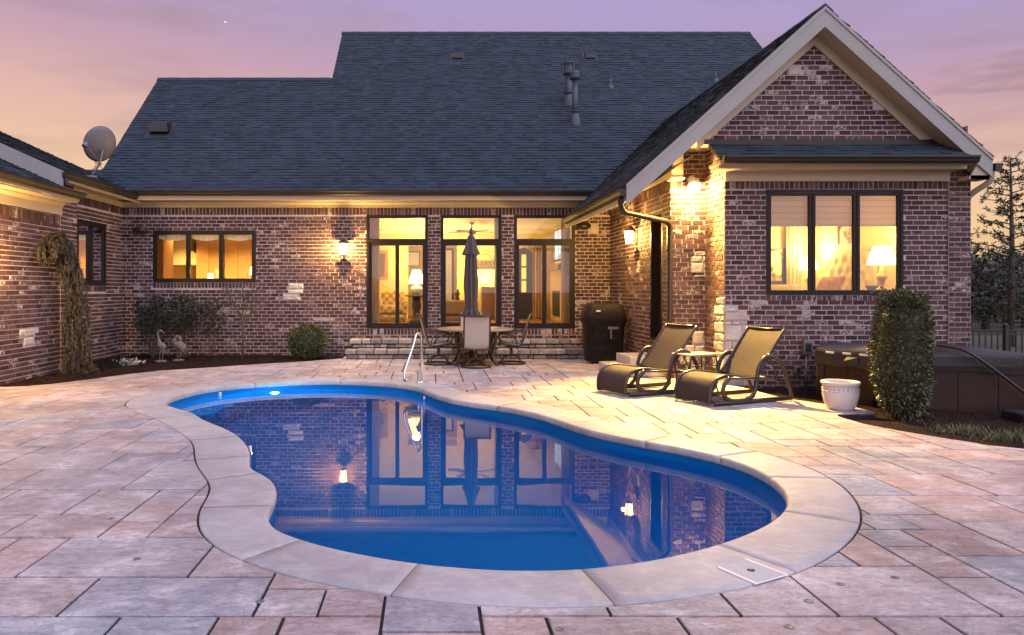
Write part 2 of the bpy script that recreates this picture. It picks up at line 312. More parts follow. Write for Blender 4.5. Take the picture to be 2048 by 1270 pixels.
M['silver'] = leaf_mat('silver_leaf', (.16,.17,.15), (.34,.34,.31))
M['metal'] = mat('bronze_metal', (.045,.028,.018), .42, metal=.2)
M['sling'] = mat('sling_fabric', (.40,.35,.31), .75, bump=.3, bscale=200)
M['chrome'] = mat('polished_steel', (.75,.73,.70), .12, metal=1)
M['navy'] = mat('umbrella_cloth', (.060,.052,.060), .9, bump=.3, bscale=60)
M['cover'] = mat('black_vinyl_cover', (.011,.008,.007), .7, spec=.2, bump=.5, bscale=9, bdist=.04)
M['ceramic'] = mat('glazed_ceramic', (.58,.55,.53), .35)
M['ceramic2'] = mat('glazed_ceramic_relief', (.36,.38,.46), .35)
M['tubcover'] = mat('brown_vinyl', (.028,.021,.023), .45, spec=.3, bump=.4, bscale=7, bdist=.04)
M['tubside'] = mat('brown_panel', (.032,.014,.010), .5, spec=.25, bump=.2, bscale=30)
M['black'] = mat('black_plastic', (.012,.012,.013), .45)
M['white'] = mat('white_paint', (.7,.68,.64), .5)
M['grey'] = mat('grey_metal', (.16,.16,.17), .4, metal=.4)
M['flue'] = mat('painted_flue', (.05,.06,.075), .45, metal=.3)
M['cream'] = mat('cream_wall', (.74,.60,.27), .8)
M['ceil'] = mat('white_ceiling', (.78,.70,.52), .8)
M['wood'] = mat('brown_wood', (.16,.075,.030), .45, col2=(.10,.045,.02), nscale=12, namt=.2)
M['darkwood'] = mat('dark_wood', (.035,.016,.010), .4)
M['maple'] = mat('maple_cabinet', (.42,.24,.09), .45, col2=(.36,.19,.07), nscale=6, namt=.2)
M['fabric'] = mat('cream_fabric', (.58,.47,.30), .9)
M['plaid'] = mat('plaid_fabric', (.45,.33,.17), .9)
M['rust'] = mat('rust_fabric', (.32,.13,.04), .9, col2=(.18,.07,.03), nscale=14, namt=.15)
M['drape'] = cloth_mat('drape_fabric', (.55,.42,.36))
M['roman'] = cloth_mat('shade_cloth', (.72,.58,.46))
M['shade'] = glow('lamp_shade', (1,.80,.42), 3.2)
M['bulb'] = glow('lantern_glass', (1,.66,.25), 16)
def glow_glass(name, col, strg):
    m = bpy.data.materials.new(name); m.use_nodes = True; t = m.node_tree; n = t.nodes; l = t.links; n.clear()
    o = n.new('ShaderNodeOutputMaterial'); a = n.new('ShaderNodeAddShader'); tr = n.new('ShaderNodeBsdfTransparent'); e = n.new('ShaderNodeEmission'); e.inputs[0].default_value = (*col, 1); e.inputs[1].default_value = strg
    tr.inputs[0].default_value = (.8,.8,.8,1); l.new(tr.outputs[0], a.inputs[0]); l.new(e.outputs[0], a.inputs[1]); l.new(a.outputs[0], o.inputs[0]); return m
M['seeded'] = glow_glass('seeded_glass', (1,.70,.30), 5)
M['flood'] = glow('flood_lens', (1,.70,.28), 30)
M['art'] = mat('picture_print', (.62,.52,.35), .7, col2=(.10,.08,.05), nscale=5, namt=.08)
M['dusk_glow'] = glow('glowing_dusk_pane', (.45,.38,.36), .22)
M['gold'] = mat('gilt', (.45,.28,.09), .4, metal=.6)
M['statue'] = mat('weathered_stone', (.17,.155,.14), .85, col2=(.07,.06,.055), nscale=20, namt=.15)
WARM = (1, .63, .20)
# ================================================================ pool outline and patio
IN_ = [(-3.624,9.706),(-3.732,10.3),(-3.656,10.908),(-3.498,11.348),(-3.212,11.703),(-2.739,12.055),(-2.049,12.279),(-1.562,12.312),(-.886,12.12),(-.464,11.808),
 (-.222,11.511),(-.077,11.124),(.080,10.6),(.286,10.186),(.545,9.881),(.98,9.56),(1.347,9.082),(1.538,8.447),(1.655,8.091),(1.872,7.711),(2.12,7.391),
 (2.47,7.08),(2.703,6.693),(2.798,6.32),(2.807,5.944),(2.735,5.605),(2.632,5.341),(2.485,5.084),(2.27,4.81),(1.818,4.438),(1.43,4.22),(1.1,4.09),
 (.841,4.0125),(.561,4.0),(.307,4.0125),(-.075,4.079),(-.484,4.275),(-.80,4.48),(-1.04,4.70),(-1.137,4.93),(-1.13,5.25),(-1.171,5.55),(-1.25,5.84),(-1.394,6.08),(-1.535,6.22),(-1.61,6.38),
 (-1.65,6.65),(-1.746,6.978),(-1.852,7.284),(-2.007,7.617),(-2.217,7.996),(-2.438,8.279),(-2.70,8.58),(-2.87,8.92),(-3.05,9.2),(-3.3,9.45)]
OUT_ = [(-4.15,9.673),(-4.24,10.14),(-4.19,10.6),(-4.0,11.2),(-3.64,11.808),(-3.113,12.245),(-2.669,12.483),(-2.107,12.624),(-1.596,12.62),(-.74,12.483),(-.154,12.25),
 (.15,11.9),(.341,11.482),(.5,10.95),(.71,10.5),(1.0,10.214),(1.403,9.92),(1.65,9.55),(1.835,9.082),(2.051,8.447),(2.342,7.898),(2.616,7.617),(2.892,7.343),
 (3.122,6.957),(3.28,6.502),(3.30,6.032),(3.244,5.65),(3.05,5.133),(2.852,4.78),(2.532,4.397),(2.193,4.088),(1.905,3.908),(1.65,3.76),(1.195,3.61),(.833,3.535),(.549,3.515),
 (.216,3.555),(-.213,3.66),(-.527,3.785),(-.9315,4.008),(-1.18,4.22),(-1.36,4.42),(-1.47,4.6),(-1.575,4.857),(-1.63,5.09),(-1.655,5.409),(-1.71,5.72),(-1.86,5.992),(-2.05,6.33),
 (-2.19,6.707),(-2.327,7.193),(-2.474,7.473),(-2.657,7.775),(-2.882,8.083),(-3.155,8.495),(-3.446,8.90),(-3.82,9.25)]
def smooth_closed(pts, sub=5, it=1):
    p = [Vector((x, y, 0)) for x, y in pts]
    for _ in range(it): p = [(p[i-1]+p[i]*2+p[(i+1) % len(p)])/4 for i in range(len(p))]
    return [Vector((q.x, q.y)) for q in catmull(p, sub, True)]
def resample(poly, n):
    d = [0]
    for i in range(len(poly)): d.append(d[-1]+(poly[(i+1) % len(poly)]-poly[i]).length)
    res = []; j = 0
    for k in range(n):
        t = d[-1]*k/n
        while d[j+1] < t: j += 1
        a = (t-d[j])/max(1e-9, d[j+1]-d[j]); res.append(poly[j].lerp(poly[(j+1) % len(poly)], a))
    return res
NP = 300
inner = resample(smooth_closed(IN_), NP); outer = resample(smooth_closed(OUT_), NP*2)
def normals(poly):
    n = len(poly); r = []
    for i in range(n):
        t = poly[(i+1) % n]-poly[i-1]; t.normalize(); r.append(Vector((t.y, -t.x)))
    return r
area = sum(inner[i-1].x*inner[i].y-inner[i].x*inner[i-1].y for i in range(NP))
nin = normals(inner)                     # outline runs clockwise or not: make the normal point out of the water
if area < 0: nin = [-q for q in nin]
def offs(poly, nrm, d): return [p+q*(d if not callable(d) else d(i)) for i, (p, q) in enumerate(zip(poly, nrm))]
# pair each inner point with its point on the outer edge: along the normal, nearest in direction
def pair(i):
    p, q = inner[i], nin[i]; best = None
    for o in outer:
        v = o-p; L_ = v.length
        if L_ > 1.0: continue
        sc = L_*(1.6-v.normalized().dot(q))
        if best is None or sc < best[0]: best = (sc, o)
    return best[1] if best else p+q*.45
opair = [pair(i) for i in range(NP)]
for _ in range(5): opair = [(opair[i-1]+opair[i]*2+opair[(i+1) % NP])/4 for i in range(NP)]
def cdt_region(polys, keep, extra=()):
    """triangles of the plane whose input-face set satisfies keep(set)"""
    vs, es, fs = [], [], []
    for p in polys:
        o = len(vs); vs += [Vector((q[0], q[1])) for q in p]; fs.append([o+i for i in range(len(p))])
    vs += [Vector(e) for e in extra]
    r = delaunay_2d_cdt(vs, [], fs, 0, 1e-5)
    res = [f for f, of in zip(r[2], r[5]) if keep(set(of))]
    return r[0], res
def ccw(p):
    a = sum(p[i-1][0]*p[i][1]-p[i][0]*p[i-1][1] for i in range(len(p)))
    return list(p) if a > 0 else list(p)[::-1]
outp = ccw(opair); inp = ccw(inner)
def slab(mb, V, T, z0, z1, wall=True):
    used = {}; vs = []
    def ix(i):
        if i not in used: used[i] = len(vs); vs.append(V[i])
        return used[i]
    tri = []
    for f in T:
        q = [ix(i) for i in f]
        a = sum(vs[q[i-1]][0]*vs[q[i]][1]-vs[q[i]][0]*vs[q[i-1]][1] for i in range(len(q)))
        tri.append(q if a > 0 else q[::-1])
    n = len(vs); fs = list(tri); P = [(p[0], p[1], z1) for p in vs]
    if wall:
        P += [(p[0], p[1], z0) for p in vs]; ec = {}
        for q in tri:
            for i in range(len(q)): ec[(q[i-1], q[i])] = 1
        for (a, b) in ec:
            if (b, a) not in ec: fs.append((a, a+n, b+n, b))
    mb.add(P, fs)
# patio outline: house side, the two mulch beds, off frame to the sides and behind the camera
patio = ccw([(-9,-2.5),(10.5,-2.5),(10.5,5.9),(8.5,6.1),(6.8,6.5),(5.95,6.9),(5.55,7.2),(5.33,7.55),(5.12,7.95),(4.98,8.35),(4.96,8.85),(5.05,9.0),(5.57,9.1),(5.57,9.55),(5.35,9.72),(5.0,10.35),(4.9,11.75),(4.775,11.76),(4.775,12.6),(4.17,12.6),(4.17,16.85),(-1.98,16.85),
 (-1.98,16.2),(-2.61,15.62),(-3.53,14.98),(-4.5,14.25),(-5.2,13.75),(-5.62,13.0),(-5.9,12.35),(-6.15,11.9),(-6.45,11.58),(-6.75,11.5),(-6.91,11.5),(-6.91,6.0),(-9,6.0)])
# ground far and wide, with the pool cut out of it
V_, T_ = cdt_region([ccw([(-400,-300),(400,-300),(400,600),(-400,600)]), outp, ccw([(-12,-6),(14,-6),(14,17),(-12,17)])], lambda s: 0 in s and 1 not in s)
m_ = MB(); slab(m_, V_, T_, 0, -.20, False); tag(m_.build('ground', M['lawn']), kind='structure')
V_, T_ = cdt_region([patio, outp], lambda s: 0 in s and 1 not in s)
m_ = MB(); slab(m_, V_, T_, -.2, -.014); pat = tag(m_.build('patio', M['grout']), kind='structure')
# ---- stamped ashlar slabs on a 6 inch module
U = .155; gx0, gy0 = -7.05, 2.2; gw, gh = int(17.6/U), int(14.8/U)
SZ = [(4,3),(3,4),(4,4),(3,3),(2,2),(2,3),(3,2),(4,2),(2,4),(6,4),(4,6),(5,4),(6,3)]; WT = [6,4,8,5,2,1.2,2,2.5,1,4,2,4,3]
def ashlar(seed):
    """row by row packing; a slab avoids carrying on the joint below it"""
    rr = random.Random(seed); own = [[-1]*gw for _ in range(gh)]; cl = []
    for j in range(gh):
        i = 0
        while i < gw:
            if own[j][i] >= 0: i += 1; continue
            run = 0
            while i+run < gw and own[j][i+run] < 0 and run < 8: run += 1
            opts = [(a, b) for a, b in SZ if a <= run and run-a != 1 and j+b <= gh]
            if opts:
                ws = []
                for a, b in opts:
                    w_ = WT[SZ.index((a, b))]
                    if j > 0 and i+a < gw and own[j-1][i+a] != own[j-1][i+a-1]: w_ *= .003
                    for k in (i-1, i+a):
                        if 0 <= k < gw and own[j][k] >= 0:
                            c = cl[own[j][k]]
                            if j+b == c[1]+c[3]: w_ *= 3
                    ws.append(w_)
                a, b = rr.choices(opts, ws)[0]
            else: a, b = min(run, 2), 1
            for y in range(min(b, gh-j)):
                for x in range(a): own[j+y][i+x] = len(cl)
            cl.append((i, j, a, b)); i += a
    sq = n = 0
    for x in range(1, gw):
        r = 0
        for y in range(gh):
            if own[y][x] != own[y][x-1]: r += 1
            else: sq += r*r; n += r; r = 0
    for y in range(1, gh):
        r = 0
        for x in range(gw):
            if own[y][x] != own[y-1][x]: r += 1
            else: sq += r*r*.6; n += r; r = 0
    return sq/n, cl
cells = min((ashlar(s_) for s_ in range(14)), key=lambda t: t[0])[1]
G_ = .0085; pav = []
xs = [p[0] for p in outp]; ys = [p[1] for p in outp]; ox0, ox1, oy0, oy1 = min(xs)-.02, max(xs)+.02, min(ys)-.02, max(ys)+.02
from mathutils.geometry import intersect_point_line
def inside(p, poly):
    c = False; x, y = p
    for i in range(len(poly)):
        a, b = poly[i-1], poly[i]
        if (a[1] > y) != (b[1] > y) and x < (b[0]-a[0])*(y-a[1])/(b[1]-a[1])+a[0]: c = not c
    return c
wob = lambda: R.uniform(-.004, .004)
jointp = [p+(p-inner_).normalized()*.016 for p, inner_ in zip(opair, inner)]
jointp = ccw(jointp)
for (i, j, a, b) in cells:
    x0, y0, x1, y1 = gx0+i*U, gy0+j*U, gx0+(i+a)*U, gy0+(j+b)*U
    q = [(x0+G_+wob()/2, y0+G_+wob()/2), (x1-G_+wob()/2, y0+G_+wob()/2), (x1-G_+wob()/2, y1-G_+wob()/2), (x0+G_+wob()/2, y1-G_+wob()/2)]
    ins = [inside((x0+(x1-x0)*s_/4, y0+(y1-y0)*r_/4), patio) for s_ in range(5) for r_ in range(5)] if (x1 > 4.6 or x0 < -1.8 or y1 > 16) else [True]; near = not (x1 < ox0 or x0 > ox1 or y1 < oy0 or y0 > oy1)
    inw = [inside(p, jointp) for p in q+[((x0+x1)/2, (y0+y1)/2)]] if near else [False]*5
    if not any(ins): continue
    if all(inw): continue
    mid = [((q[k][0]+q[(k+1) % 4][0])/2, (q[k][1]+q[(k+1) % 4][1])/2) for k in range(4)]
    cut = not all(ins) or any(inw) or (near and any(inside(p, jointp) for p in mid))
    mb = MB(); dz = R.uniform(-.0015, .0015)
    if not cut:
        c = .005; lo = [(x, y, -.03) for x, y in q]; e = [(x, y, -.0055+dz) for x, y in q]
        t = [(q[0][0]+c, q[0][1]+c), (q[1][0]-c, q[1][1]+c), (q[2][0]-c, q[2][1]-c), (q[3][0]+c, q[3][1]-c)]; t = [(x, y, -.001+dz) for x, y in t]
        mb.add(lo+e+t, [(0,1,5,4),(1,2,6,5),(2,3,7,6),(3,0,4,7),(4,5,9,8),(5,6,10,9),(6,7,11,10),(7,4,8,11),(8,9,10,11)])
    else:
        V_, T_ = cdt_region([q, patio, jointp], lambda s: 0 in s and 1 in s and 2 not in s)
        if not T_: continue
        slab(mb, V_, T_, -.03, -.001+dz)
    cy = max(2.6, (y0+y1)/2); px = PX+F*(x0+x1)/2/cy
    size = (a*b*U*U)*CH/cy**3
    if not (-150 < px < 2200) or y1 < 2.7: size *= .01
    pav.append((size, mb))
pav.sort(key=lambda t: -t[0])
rest = MB()
for k, (sz, mb) in enumerate(pav):
    if k < 300: mb.build('paver', M['paver'], pat)
    else: rest.add(mb.v, mb.f)
tag(rest.build('far_pavers', M['paver'], pat), kind='stuff')
# small screw caps set in the slabs
for (px, py) in [(520,1203),(1120,1259),(1617,1202),(1680,1168),(1578,1253),(1790,1155),(274,1118),(222,1037)]:
    p = gr(px, py); mm_ = MB(); mm_.lathe([(.022,-.004),(.022,.002),(.017,.003),(.013,.0015),(0,.0015)], 12, p); mm_.build('anchor_cap', M['grey'], pat)
# ---------------------------------------------------------------- pool
pool = thing('swimming_pool', (0, 8, 0), 'freeform kidney shaped swimming pool with blue shell and pale coping', 'pool')
# joints of the coping slabs, as positions along the rim (photo points on the inner edge)
jp = [(597,1076),(835,1129),(1166,1138),(1434,1093),(1572,1021),(1552,956),(1445,912),(1290,886),(1130,846),(985,812),(845,777),(680,760),(510,766),(368,787),(330,812),(395,829),(430,848),(478,871),(500,910),(525,945),(535,1010)]
jidx = sorted(set(min(range(NP), key=lambda i: (inner[i]-gr(*p).xy).length) for p in jp))
def coping_piece(i0, i1):
    n = (i1-i0) % NP or NP; mb = MB(); prof = []
    for k in range(n+1):
        i = (i0+k) % NP; a, b = inner[i], opair[i]; d = (b-a)
        ea = 0.0
        if k == 0 or k == n:       # pull the ends back for the joint
            j = (i0+1) % NP if k == 0 else (i1-1) % NP
            t = (inner[j]-a).normalized()*.003; a = a+t; b = b+t
        u = d.normalized(); row = []
        for s_, z in ((.016,-.078),(.003,-.070),(0,-.055),(.0,-.022),(.005,-.009),(.016,-.001),(.04,.003)): row.append((a.x+u.x*s_, a.y+u.y*s_, z))
        for fr_ in (.45, .8): row.append((a.x+d.x*fr_, a.y+d.y*fr_, .003))
        row.append((b.x-u.x*.008, b.y-u.y*.008, .0028)); row.append((b.x, b.y, -.003)); row.append((b.x, b.y, -.08))
        prof.append(row)
    m = len(prof[0]); vs = [p for r in prof for p in r]; fs = []
    for k in range(n):
        for c in range(m-1):
            f = (k*m+c, k*m+c+1, (k+1)*m+c+1, (k+1)*m+c); fs.append(f)
        fs.append((k*m+m-1, k*m, (k+1)*m, (k+1)*m+m-1))
    mb.add(vs, fs, True); mb.f.append(list(range(m))); mb.sm.append(False); mb.f.append([n*m+c for c in range(m)][::-1]); mb.sm.append(False)
    o = mb.build('coping_slab', M['coping'], pool, True)
    bm = bmesh.new(); bm.from_mesh(o.data); bmesh.ops.recalc_face_normals(bm, faces=bm.faces); bm.to_mesh(o.data); bm.free()
    return o
for a, b in zip(jidx, jidx[1:]+jidx[:1]): coping_piece(a, b)
# bedding under the coping joints
mb = MB(); vs = []; n = NP
for i in range(NP): vs += [(*(inner[i].lerp(opair[i], .03)), -.012), (*(opair[i]+(opair[i]-inner[i]).normalized()*.018), -.012)]
mb.add(vs, [(2*i, 2*i+1, 2*((i+1) % n)+1, 2*((i+1) % n)) for i in range(n)]); mb.build('mortar_bed', M['grout'], pool, True)
# shell: wall, bench round the far left lobe, floor
def bench(i):
    p = inner[i]; t = (p.y-8.9)/1.2; t = max(0, min(1, t))*max(0, min(1, (-.2-p.x)/.8)); return t*t*(3-2*t)
sm = offs(inner, nin, .012)
def ring(d): return offs(inner, nin, d)
rings = [(ring(.012), -.05), (ring(.012), -.17), (ring(lambda i: -.02-.0*bench(i)), -.40), (ring(lambda i: -.03), -.44),
         (ring(lambda i: -.04-.50*bench(i)), -.46), (ring(lambda i: -.06-.52*bench(i)), -.50), (ring(lambda i: -.14-.54*bench(i)), -1.15), (ring(lambda i: -.32-.5*bench(i)), -1.34)]
mb = MB(); vs = []
for rg, z in rings: vs += [(p.x, p.y, z) for p in rg]
fs = []
for k in range(len(rings)-1):
    for i in range(NP): fs.append((k*NP+i, k*NP+(i+1) % NP, (k+1)*NP+(i+1) % NP, (k+1)*NP+i))
mb.add(vs, fs, True)
V_, T_ = cdt_region([ccw(rings[-1][0])], lambda s: True); slab(mb, V_, T_, 0, -1.34, False)
mb.build('shell', M['shell'], pool, True)
V_, T_ = cdt_region([ccw(ring(.012))], lambda s: 0 in s); mb = MB(); slab(mb, V_, T_, 0, -.145, False)
mb.build('water_surface', M['water'], pool, True)
# underwater light at the far wall, an added one at the near wall, return jets and skimmer lid
def pool_lamp(p, d, power, nm):
    q = Vector(p)+Vector(d)*.03; mb = MB(); mb.lathe([(.075,0),(.08,.012),(.06,.03),(0,.034)], 20)
    rot = Vector((0,0,1)).rotation_difference(Vector(d)).to_matrix().to_4x4(); mb.xf(Matrix.Translation(p) @ rot)
    mb.build('pool_light', glow('pool_light_lens', (.35,.75,1), 14), pool, True)
    l = lamp('pool_light_beam', q+Vector(d)*.05, power, (.35,.75,1), .06, pool)
pool_lamp((-2.60,12.09,-.33), (.15,-.98,.05), 280, 'a'); pool_lamp((1.42,4.23,-.55), (-.3,.95,0), 60, 'b')  # second lamp is added under the near rim, unseen, to brighten the shell
for (p, d) in (((-.10,11.03,-.11), (-.9,-.35,0)), ((-3.36,11.52,-.12), (.6,-.7,0))):
    mb = MB(); mb.lathe([(.03,0),(.032,.008),(.018,.012),(.012,.005),(0,.005)], 14)
    mb.xf(Matrix.Translation(p) @ Vector((0,0,1)).rotation_difference(Vector(d)).to_matrix().to_4x4()); mb.build('jet_fitting', M['white'], pool, True)
lid = thing('skimmer_lid', gr(1503,1145), 'square white skimmer lid set into the coping at the near rim', 'skimmer lid')
q = [gr(*p) for p in ((1433,1137),(1492,1120),(1576,1152),(1510,1171))]; c_ = sum(q, Vector())/4
mb = MB(); mb.add([(*p.xy, .004) for p in q]+[(*(c_+(p-c_)*.985).xy, .0105) for p in q], [(0,1,5,4),(1,2,6,5),(2,3,7,6),(3,0,4,7),(4,5,6,7)]); mb.build('frame', M['white'], lid, True)
mb = MB()
for k in range(26):        # embossed diagonal ribs
    t = (k+.5)/26; a = q[0].lerp(q[3], t); b = q[1].lerp(q[2], t); a2, b2 = a.lerp(b, .07), a.lerp(b, .93); u = (q[3]-q[0])*.010
    mb.add([(*(a2-u).xy,.0107),(*(a2+u).xy,.0107),(*(b2+u).xy,.0107),(*(b2-u).xy,.0107),(*a2.xy,.0128),(*b2.xy,.0128)], [(0,1,4),(1,2,5,4),(2,3,5),(3,0,4,5)])
mb.build('rib', M['concrete'], lid, True)
mb = MB(); mb.lathe([(.02,.0108),(.02,.014),(0,.0145)], 12, (c_.x, c_.y, 0)); mb.build('screw', M['black'], lid, True)
# stainless grab rail
hr = thing('pool_handrail', (-.18,12.1,0), 'polished steel figure four handrail rising from the coping beside the water', 'handrail')
mb = MB(); pts = [(-.155,12.02,0),(-.155,12.02,.40),(-.16,12.02,.72),(-.175,12.0,.79),(-.21,11.95,.82),(-.245,11.88,.79),(-.29,11.78,.62),(-.40,11.55,.30),(-.425,11.5,.17),(-.415,11.5,.105),(-.38,11.56,.10),(-.30,11.73,.155),(-.235,11.87,.185),(-.212,11.92,.165),(-.21,11.93,.06),(-.21,11.93,0)]
mb.tube(catmull(pts, 5), .021, 10); mb.build('rail', M['chrome'], hr, True)
for x, y in ((-.155,12.02),(-.21,11.93)):
    mb = MB(); mb.lathe([(.045,.006),(.045,.012),(.028,.028),(.022,.028)], 16, (x, y, 0)); mb.build('escutcheon', M['chrome'], hr, True)
# ================================================================ house
house = thing('house', (0, 16.85, 0), 'dark red brick house with steep grey shingle roof and lit windows', 'house')
YB, XB, XA, YA1, YW, XW0, XW1, YR, XS = 16.85, -7.17, -6.9, 14.09, 11.75, 4.765, 8.70, 12.6, 4.16
CP, BP, JT = .081, .197, .0125       # course pitch, brick pitch, joint
Z3 = Vector((0,0,1))
def sub_iv(iv, a, b):
    r = []
    for x, y in iv:
        if b <= x or a >= y: r.append((x, y)); continue
        if a > x: r.append((x, a))
        if b < y: r.append((b, y))
    return r
def brick_faces(mb, f, u0, u1, z0, z1, d):
    e = .004; r = R.uniform(-.0025, .0025); d = d+r
    vs = [f(u0,z0,-.004), f(u1,z0,-.004), f(u1,z1,-.004), f(u0,z1,-.004), f(u0+e,z0+e,d), f(u1-e,z0+e,d), f(u1-e,z1-e,d), f(u0+e,z1-e,d)]
    mb.add(vs, [(0,1,5,4),(1,2,6,5),(2,3,7,6),(3,0,4,7),(4,5,6,7)])
def wall(name, org, ud, nrm, u0, u1, z0, z1, openings=(), soldiers=(), stones=(), lohi=None, single=None, zstart=None, solid=True):
    org, ud, nrm = Vector(org), Vector(ud), Vector(nrm)
    f = lambda u, z, d: org+ud*u+Z3*z+nrm*d
    mb = MB()
    us = sorted(set([u0, u1]+[x for o in openings for x in o[:2] if u0 < x < u1])); zs = sorted(set([z0, z1]+[x for o in openings for x in o[2:4] if z0 < x < z1]))
    for a, b in zip(us, us[1:]):
        for c, d in zip(zs, zs[1:]):
            if any(o[0] <= (a+b)/2 <= o[1] and o[2] <= (c+d)/2 <= o[3] for o in openings): continue
            mb.quad(f(a,c,0), f(b,c,0), f(b,d,0), f(a,d,0))
    if lohi:
        zz, (a, b) = z1, lohi(z1); ap = lohi('apex'); mb.add([f(a,zz,0), f(b,zz,0), f(ap[0],ap[1],0)], [(0,1,2)])
    w_ = mb.build(name, M['mortar'], house, True)
    blk = list(openings)+list(soldiers)+list(stones)
    bk = MB(); ones = []
    z = zstart if zstart is not None else z0; row = 0
    ztop = lohi('apex')[1] if lohi else z1
    while z < ztop-.02:
        za, zb = z+JT/2, z+CP-JT/2
        if not lohi: zb = min(zb, z1)
        zm = (za+zb)/2
        lo, hi = (u0, u1)
        if lohi and zm > z1-.0: lo, hi = lohi(zm)
        iv = [(lo, hi)]
        for o in blk:
            if min(zb, o[3])-max(za, o[2]) > .35*(zb-za): iv = sub_iv(iv, o[0], o[1])
        off = (row % 2)*BP/2+((row*37) % 11)*.004
        k0 = math.floor((lo-off)/BP)
        u = k0*BP+off
        while u < hi:
            a, b = u+JT/2, u+BP-JT/2
            for x, y in iv:
                c, d = max(a, x+.002), min(b, y-.002)
                if d-c > .035:
                    jz = R.uniform(-.0015, .0015)
                    if single and single(c, d, za, zb): ones.append((c, d, za+jz, zb+jz))
                    else: brick_faces(bk, f, c, d, za+jz, zb+jz, .009)
            u += BP
        z += CP; row += 1
    for s_ in soldiers:
        n = max(1, round((s_[1]-s_[0])/CP)); p = (s_[1]-s_[0])/n
        for k in range(n): brick_faces(bk, f, s_[0]+k*p+JT/2, s_[0]+(k+1)*p-JT/2, s_[2]+JT/2, s_[3]-JT/2, .011)
    if ones:
        ones.sort(key=lambda t: -(t[1]-t[0])); full = None
        for k, (c, d, a, b) in enumerate(ones):
            if k >= 295: brick_faces(bk, f, c, d, a, b, .009); continue
            if abs(d-c-(BP-JT)) < .002 and full:
                o = link('brick', full, w_)
            else:
                mm_ = MB(); h = (d-c)/2; g_ = lambda u, zz, dd: ud*u+Z3*zz+nrm*dd
                brick_faces(mm_, g_, -h, h, -(b-a)/2, (b-a)/2, .009)
                o = mm_.build('brick', M['brick'], w_)
                if abs(d-c-(BP-JT)) < .002: full = o.data
            o.location = f((c+d)/2, (a+b)/2, R.uniform(-.0015,.0015))
    tag(bk.build('brickwork', M['brick'], w_), kind='stuff')
    for s_ in stones:
        mm_ = MB(); stone_block(mm_, f, s_[0]+.006, s_[1]-.006, s_[2]+.006, s_[3]-.006, s_[4] if len(s_) > 4 else .02)
        mm_.build('stone', M['stone'], w_)
    return w_
def stone_block(mb, f, u0, u1, z0, z1, d):
    e = min(.018, (u1-u0)*.2, (z1-z0)*.2); j = lambda: R.uniform(-.006, .006)
    vs = [f(u0+j(),z0+j(),-.003), f(u1+j(),z0+j(),-.003), f(u1+j(),z1+j(),-.003), f(u0+j(),z1+j(),-.003)]
    vs += [f(u0,z0,d*.6), f(u1,z0,d*.6), f(u1,z1,d*.6), f(u0,z1,d*.6)]
    vs += [f(u0+e+j(),z0+e+j(),d+j()), f(u1-e+j(),z0+e+j(),d+j()), f(u1-e+j(),z1-e+j(),d+j()), f(u0+e+j(),z1-e+j(),d+j())]
    fs = [(8,9,10,11)]
    for k in range(4): fs += [(k,(k+1)%4,(k+1)%4+4,k+4), (k+4,(k+1)%4+4,(k+1)%4+8,k+8)]
    mb.add(vs, fs)
SX = Vector((1,0,0)); SY = Vector((0,1,0))
def ux(px, Y=YB): return (px-PX)/F*Y
def zz(py, Y=YB): return CH-(py-PY)/F*Y
# ---- window openings of the back wall
D1 = (ux(733), ux(856), zz(657), zz(430)); D2 = (ux(881), ux(1003), zz(657), zz(430)); D3 = (ux(1028), ux(1150), zz(657), zz(430))
K1 = (ux(306), ux(512), zz(565), zz(461))
st = []
def stpx(x0, x1, y0, y1, Y=YB, d=.02): return (ux(x0,Y), ux(x1,Y), zz(y1,Y), zz(y0,Y), d)
st = [stpx(577,596,567.5,577.5), stpx(596,607,567.5,577.5), stpx(576,606,579,587), stpx(566,599,589,600.5), stpx(1176,1197,450,467)]
wall('wall_back', (0,YB,0), SX, -SY, XB, XS, -.25, 3.45, [D1,D2,D3,K1],
     [(XB,XS,3.265,3.45), (D1[0],D1[1],D1[2]-.15,D1[2]), (D2[0],D2[1],D2[2]-.15,D2[2]), (D3[0],D3[1],D3[2]-.15,D3[2]), (K1[0],K1[1],K1[2]-.13,K1[2])], st, zstart=-.25)
WBw = (14.66, 15.98, 1.62, 2.98)
wall('wall_left', (XB,0,0), SY, SX, YA1-.4, YB, -.25, 3.45, [WBw], [(YA1-.4,YB,3.265,3.45), (WBw[0],WBw[1],WBw[2]-.13,WBw[2])], zstart=-.25)
def uyl(px): return XA*F/(px-PX)
stA = []
for x0,x1,y0,y1 in ((38,46,659,672),(46,67,658,673),(67,76,658,667),(47,68,675,690)):
    a, b = uyl(x0), uyl(x1); m_ = (a+b)/2; stA.append((a, b, zz(y1,m_), zz(y0,m_), .02))
wall('wall_garage', (XA,0,0), SY, SX, 6.0, YA1, -.25, 2.91, [], [(6.0,YA1-.62,2.725,2.91)], stA, zstart=-.25)
wall('wall_garage_pier', (XA+.014,0,0), SY, SX, YA1-.62, YA1, -.25, 3.42, [], [], [], zstart=-.25)
mb = MB(); mb.quad((XB,YA1,-.25),(XA+.014,YA1,-.25),(XA+.014,YA1,3.42),(XB,YA1,3.42)); mb.quad((XA,YA1-.62,-.25),(XA+.014,YA1-.62,-.25),(XA+.014,YA1-.62,3.42),(XA,YA1-.62,3.42)); mb.build('pier_return', M['mortar'], house, True)
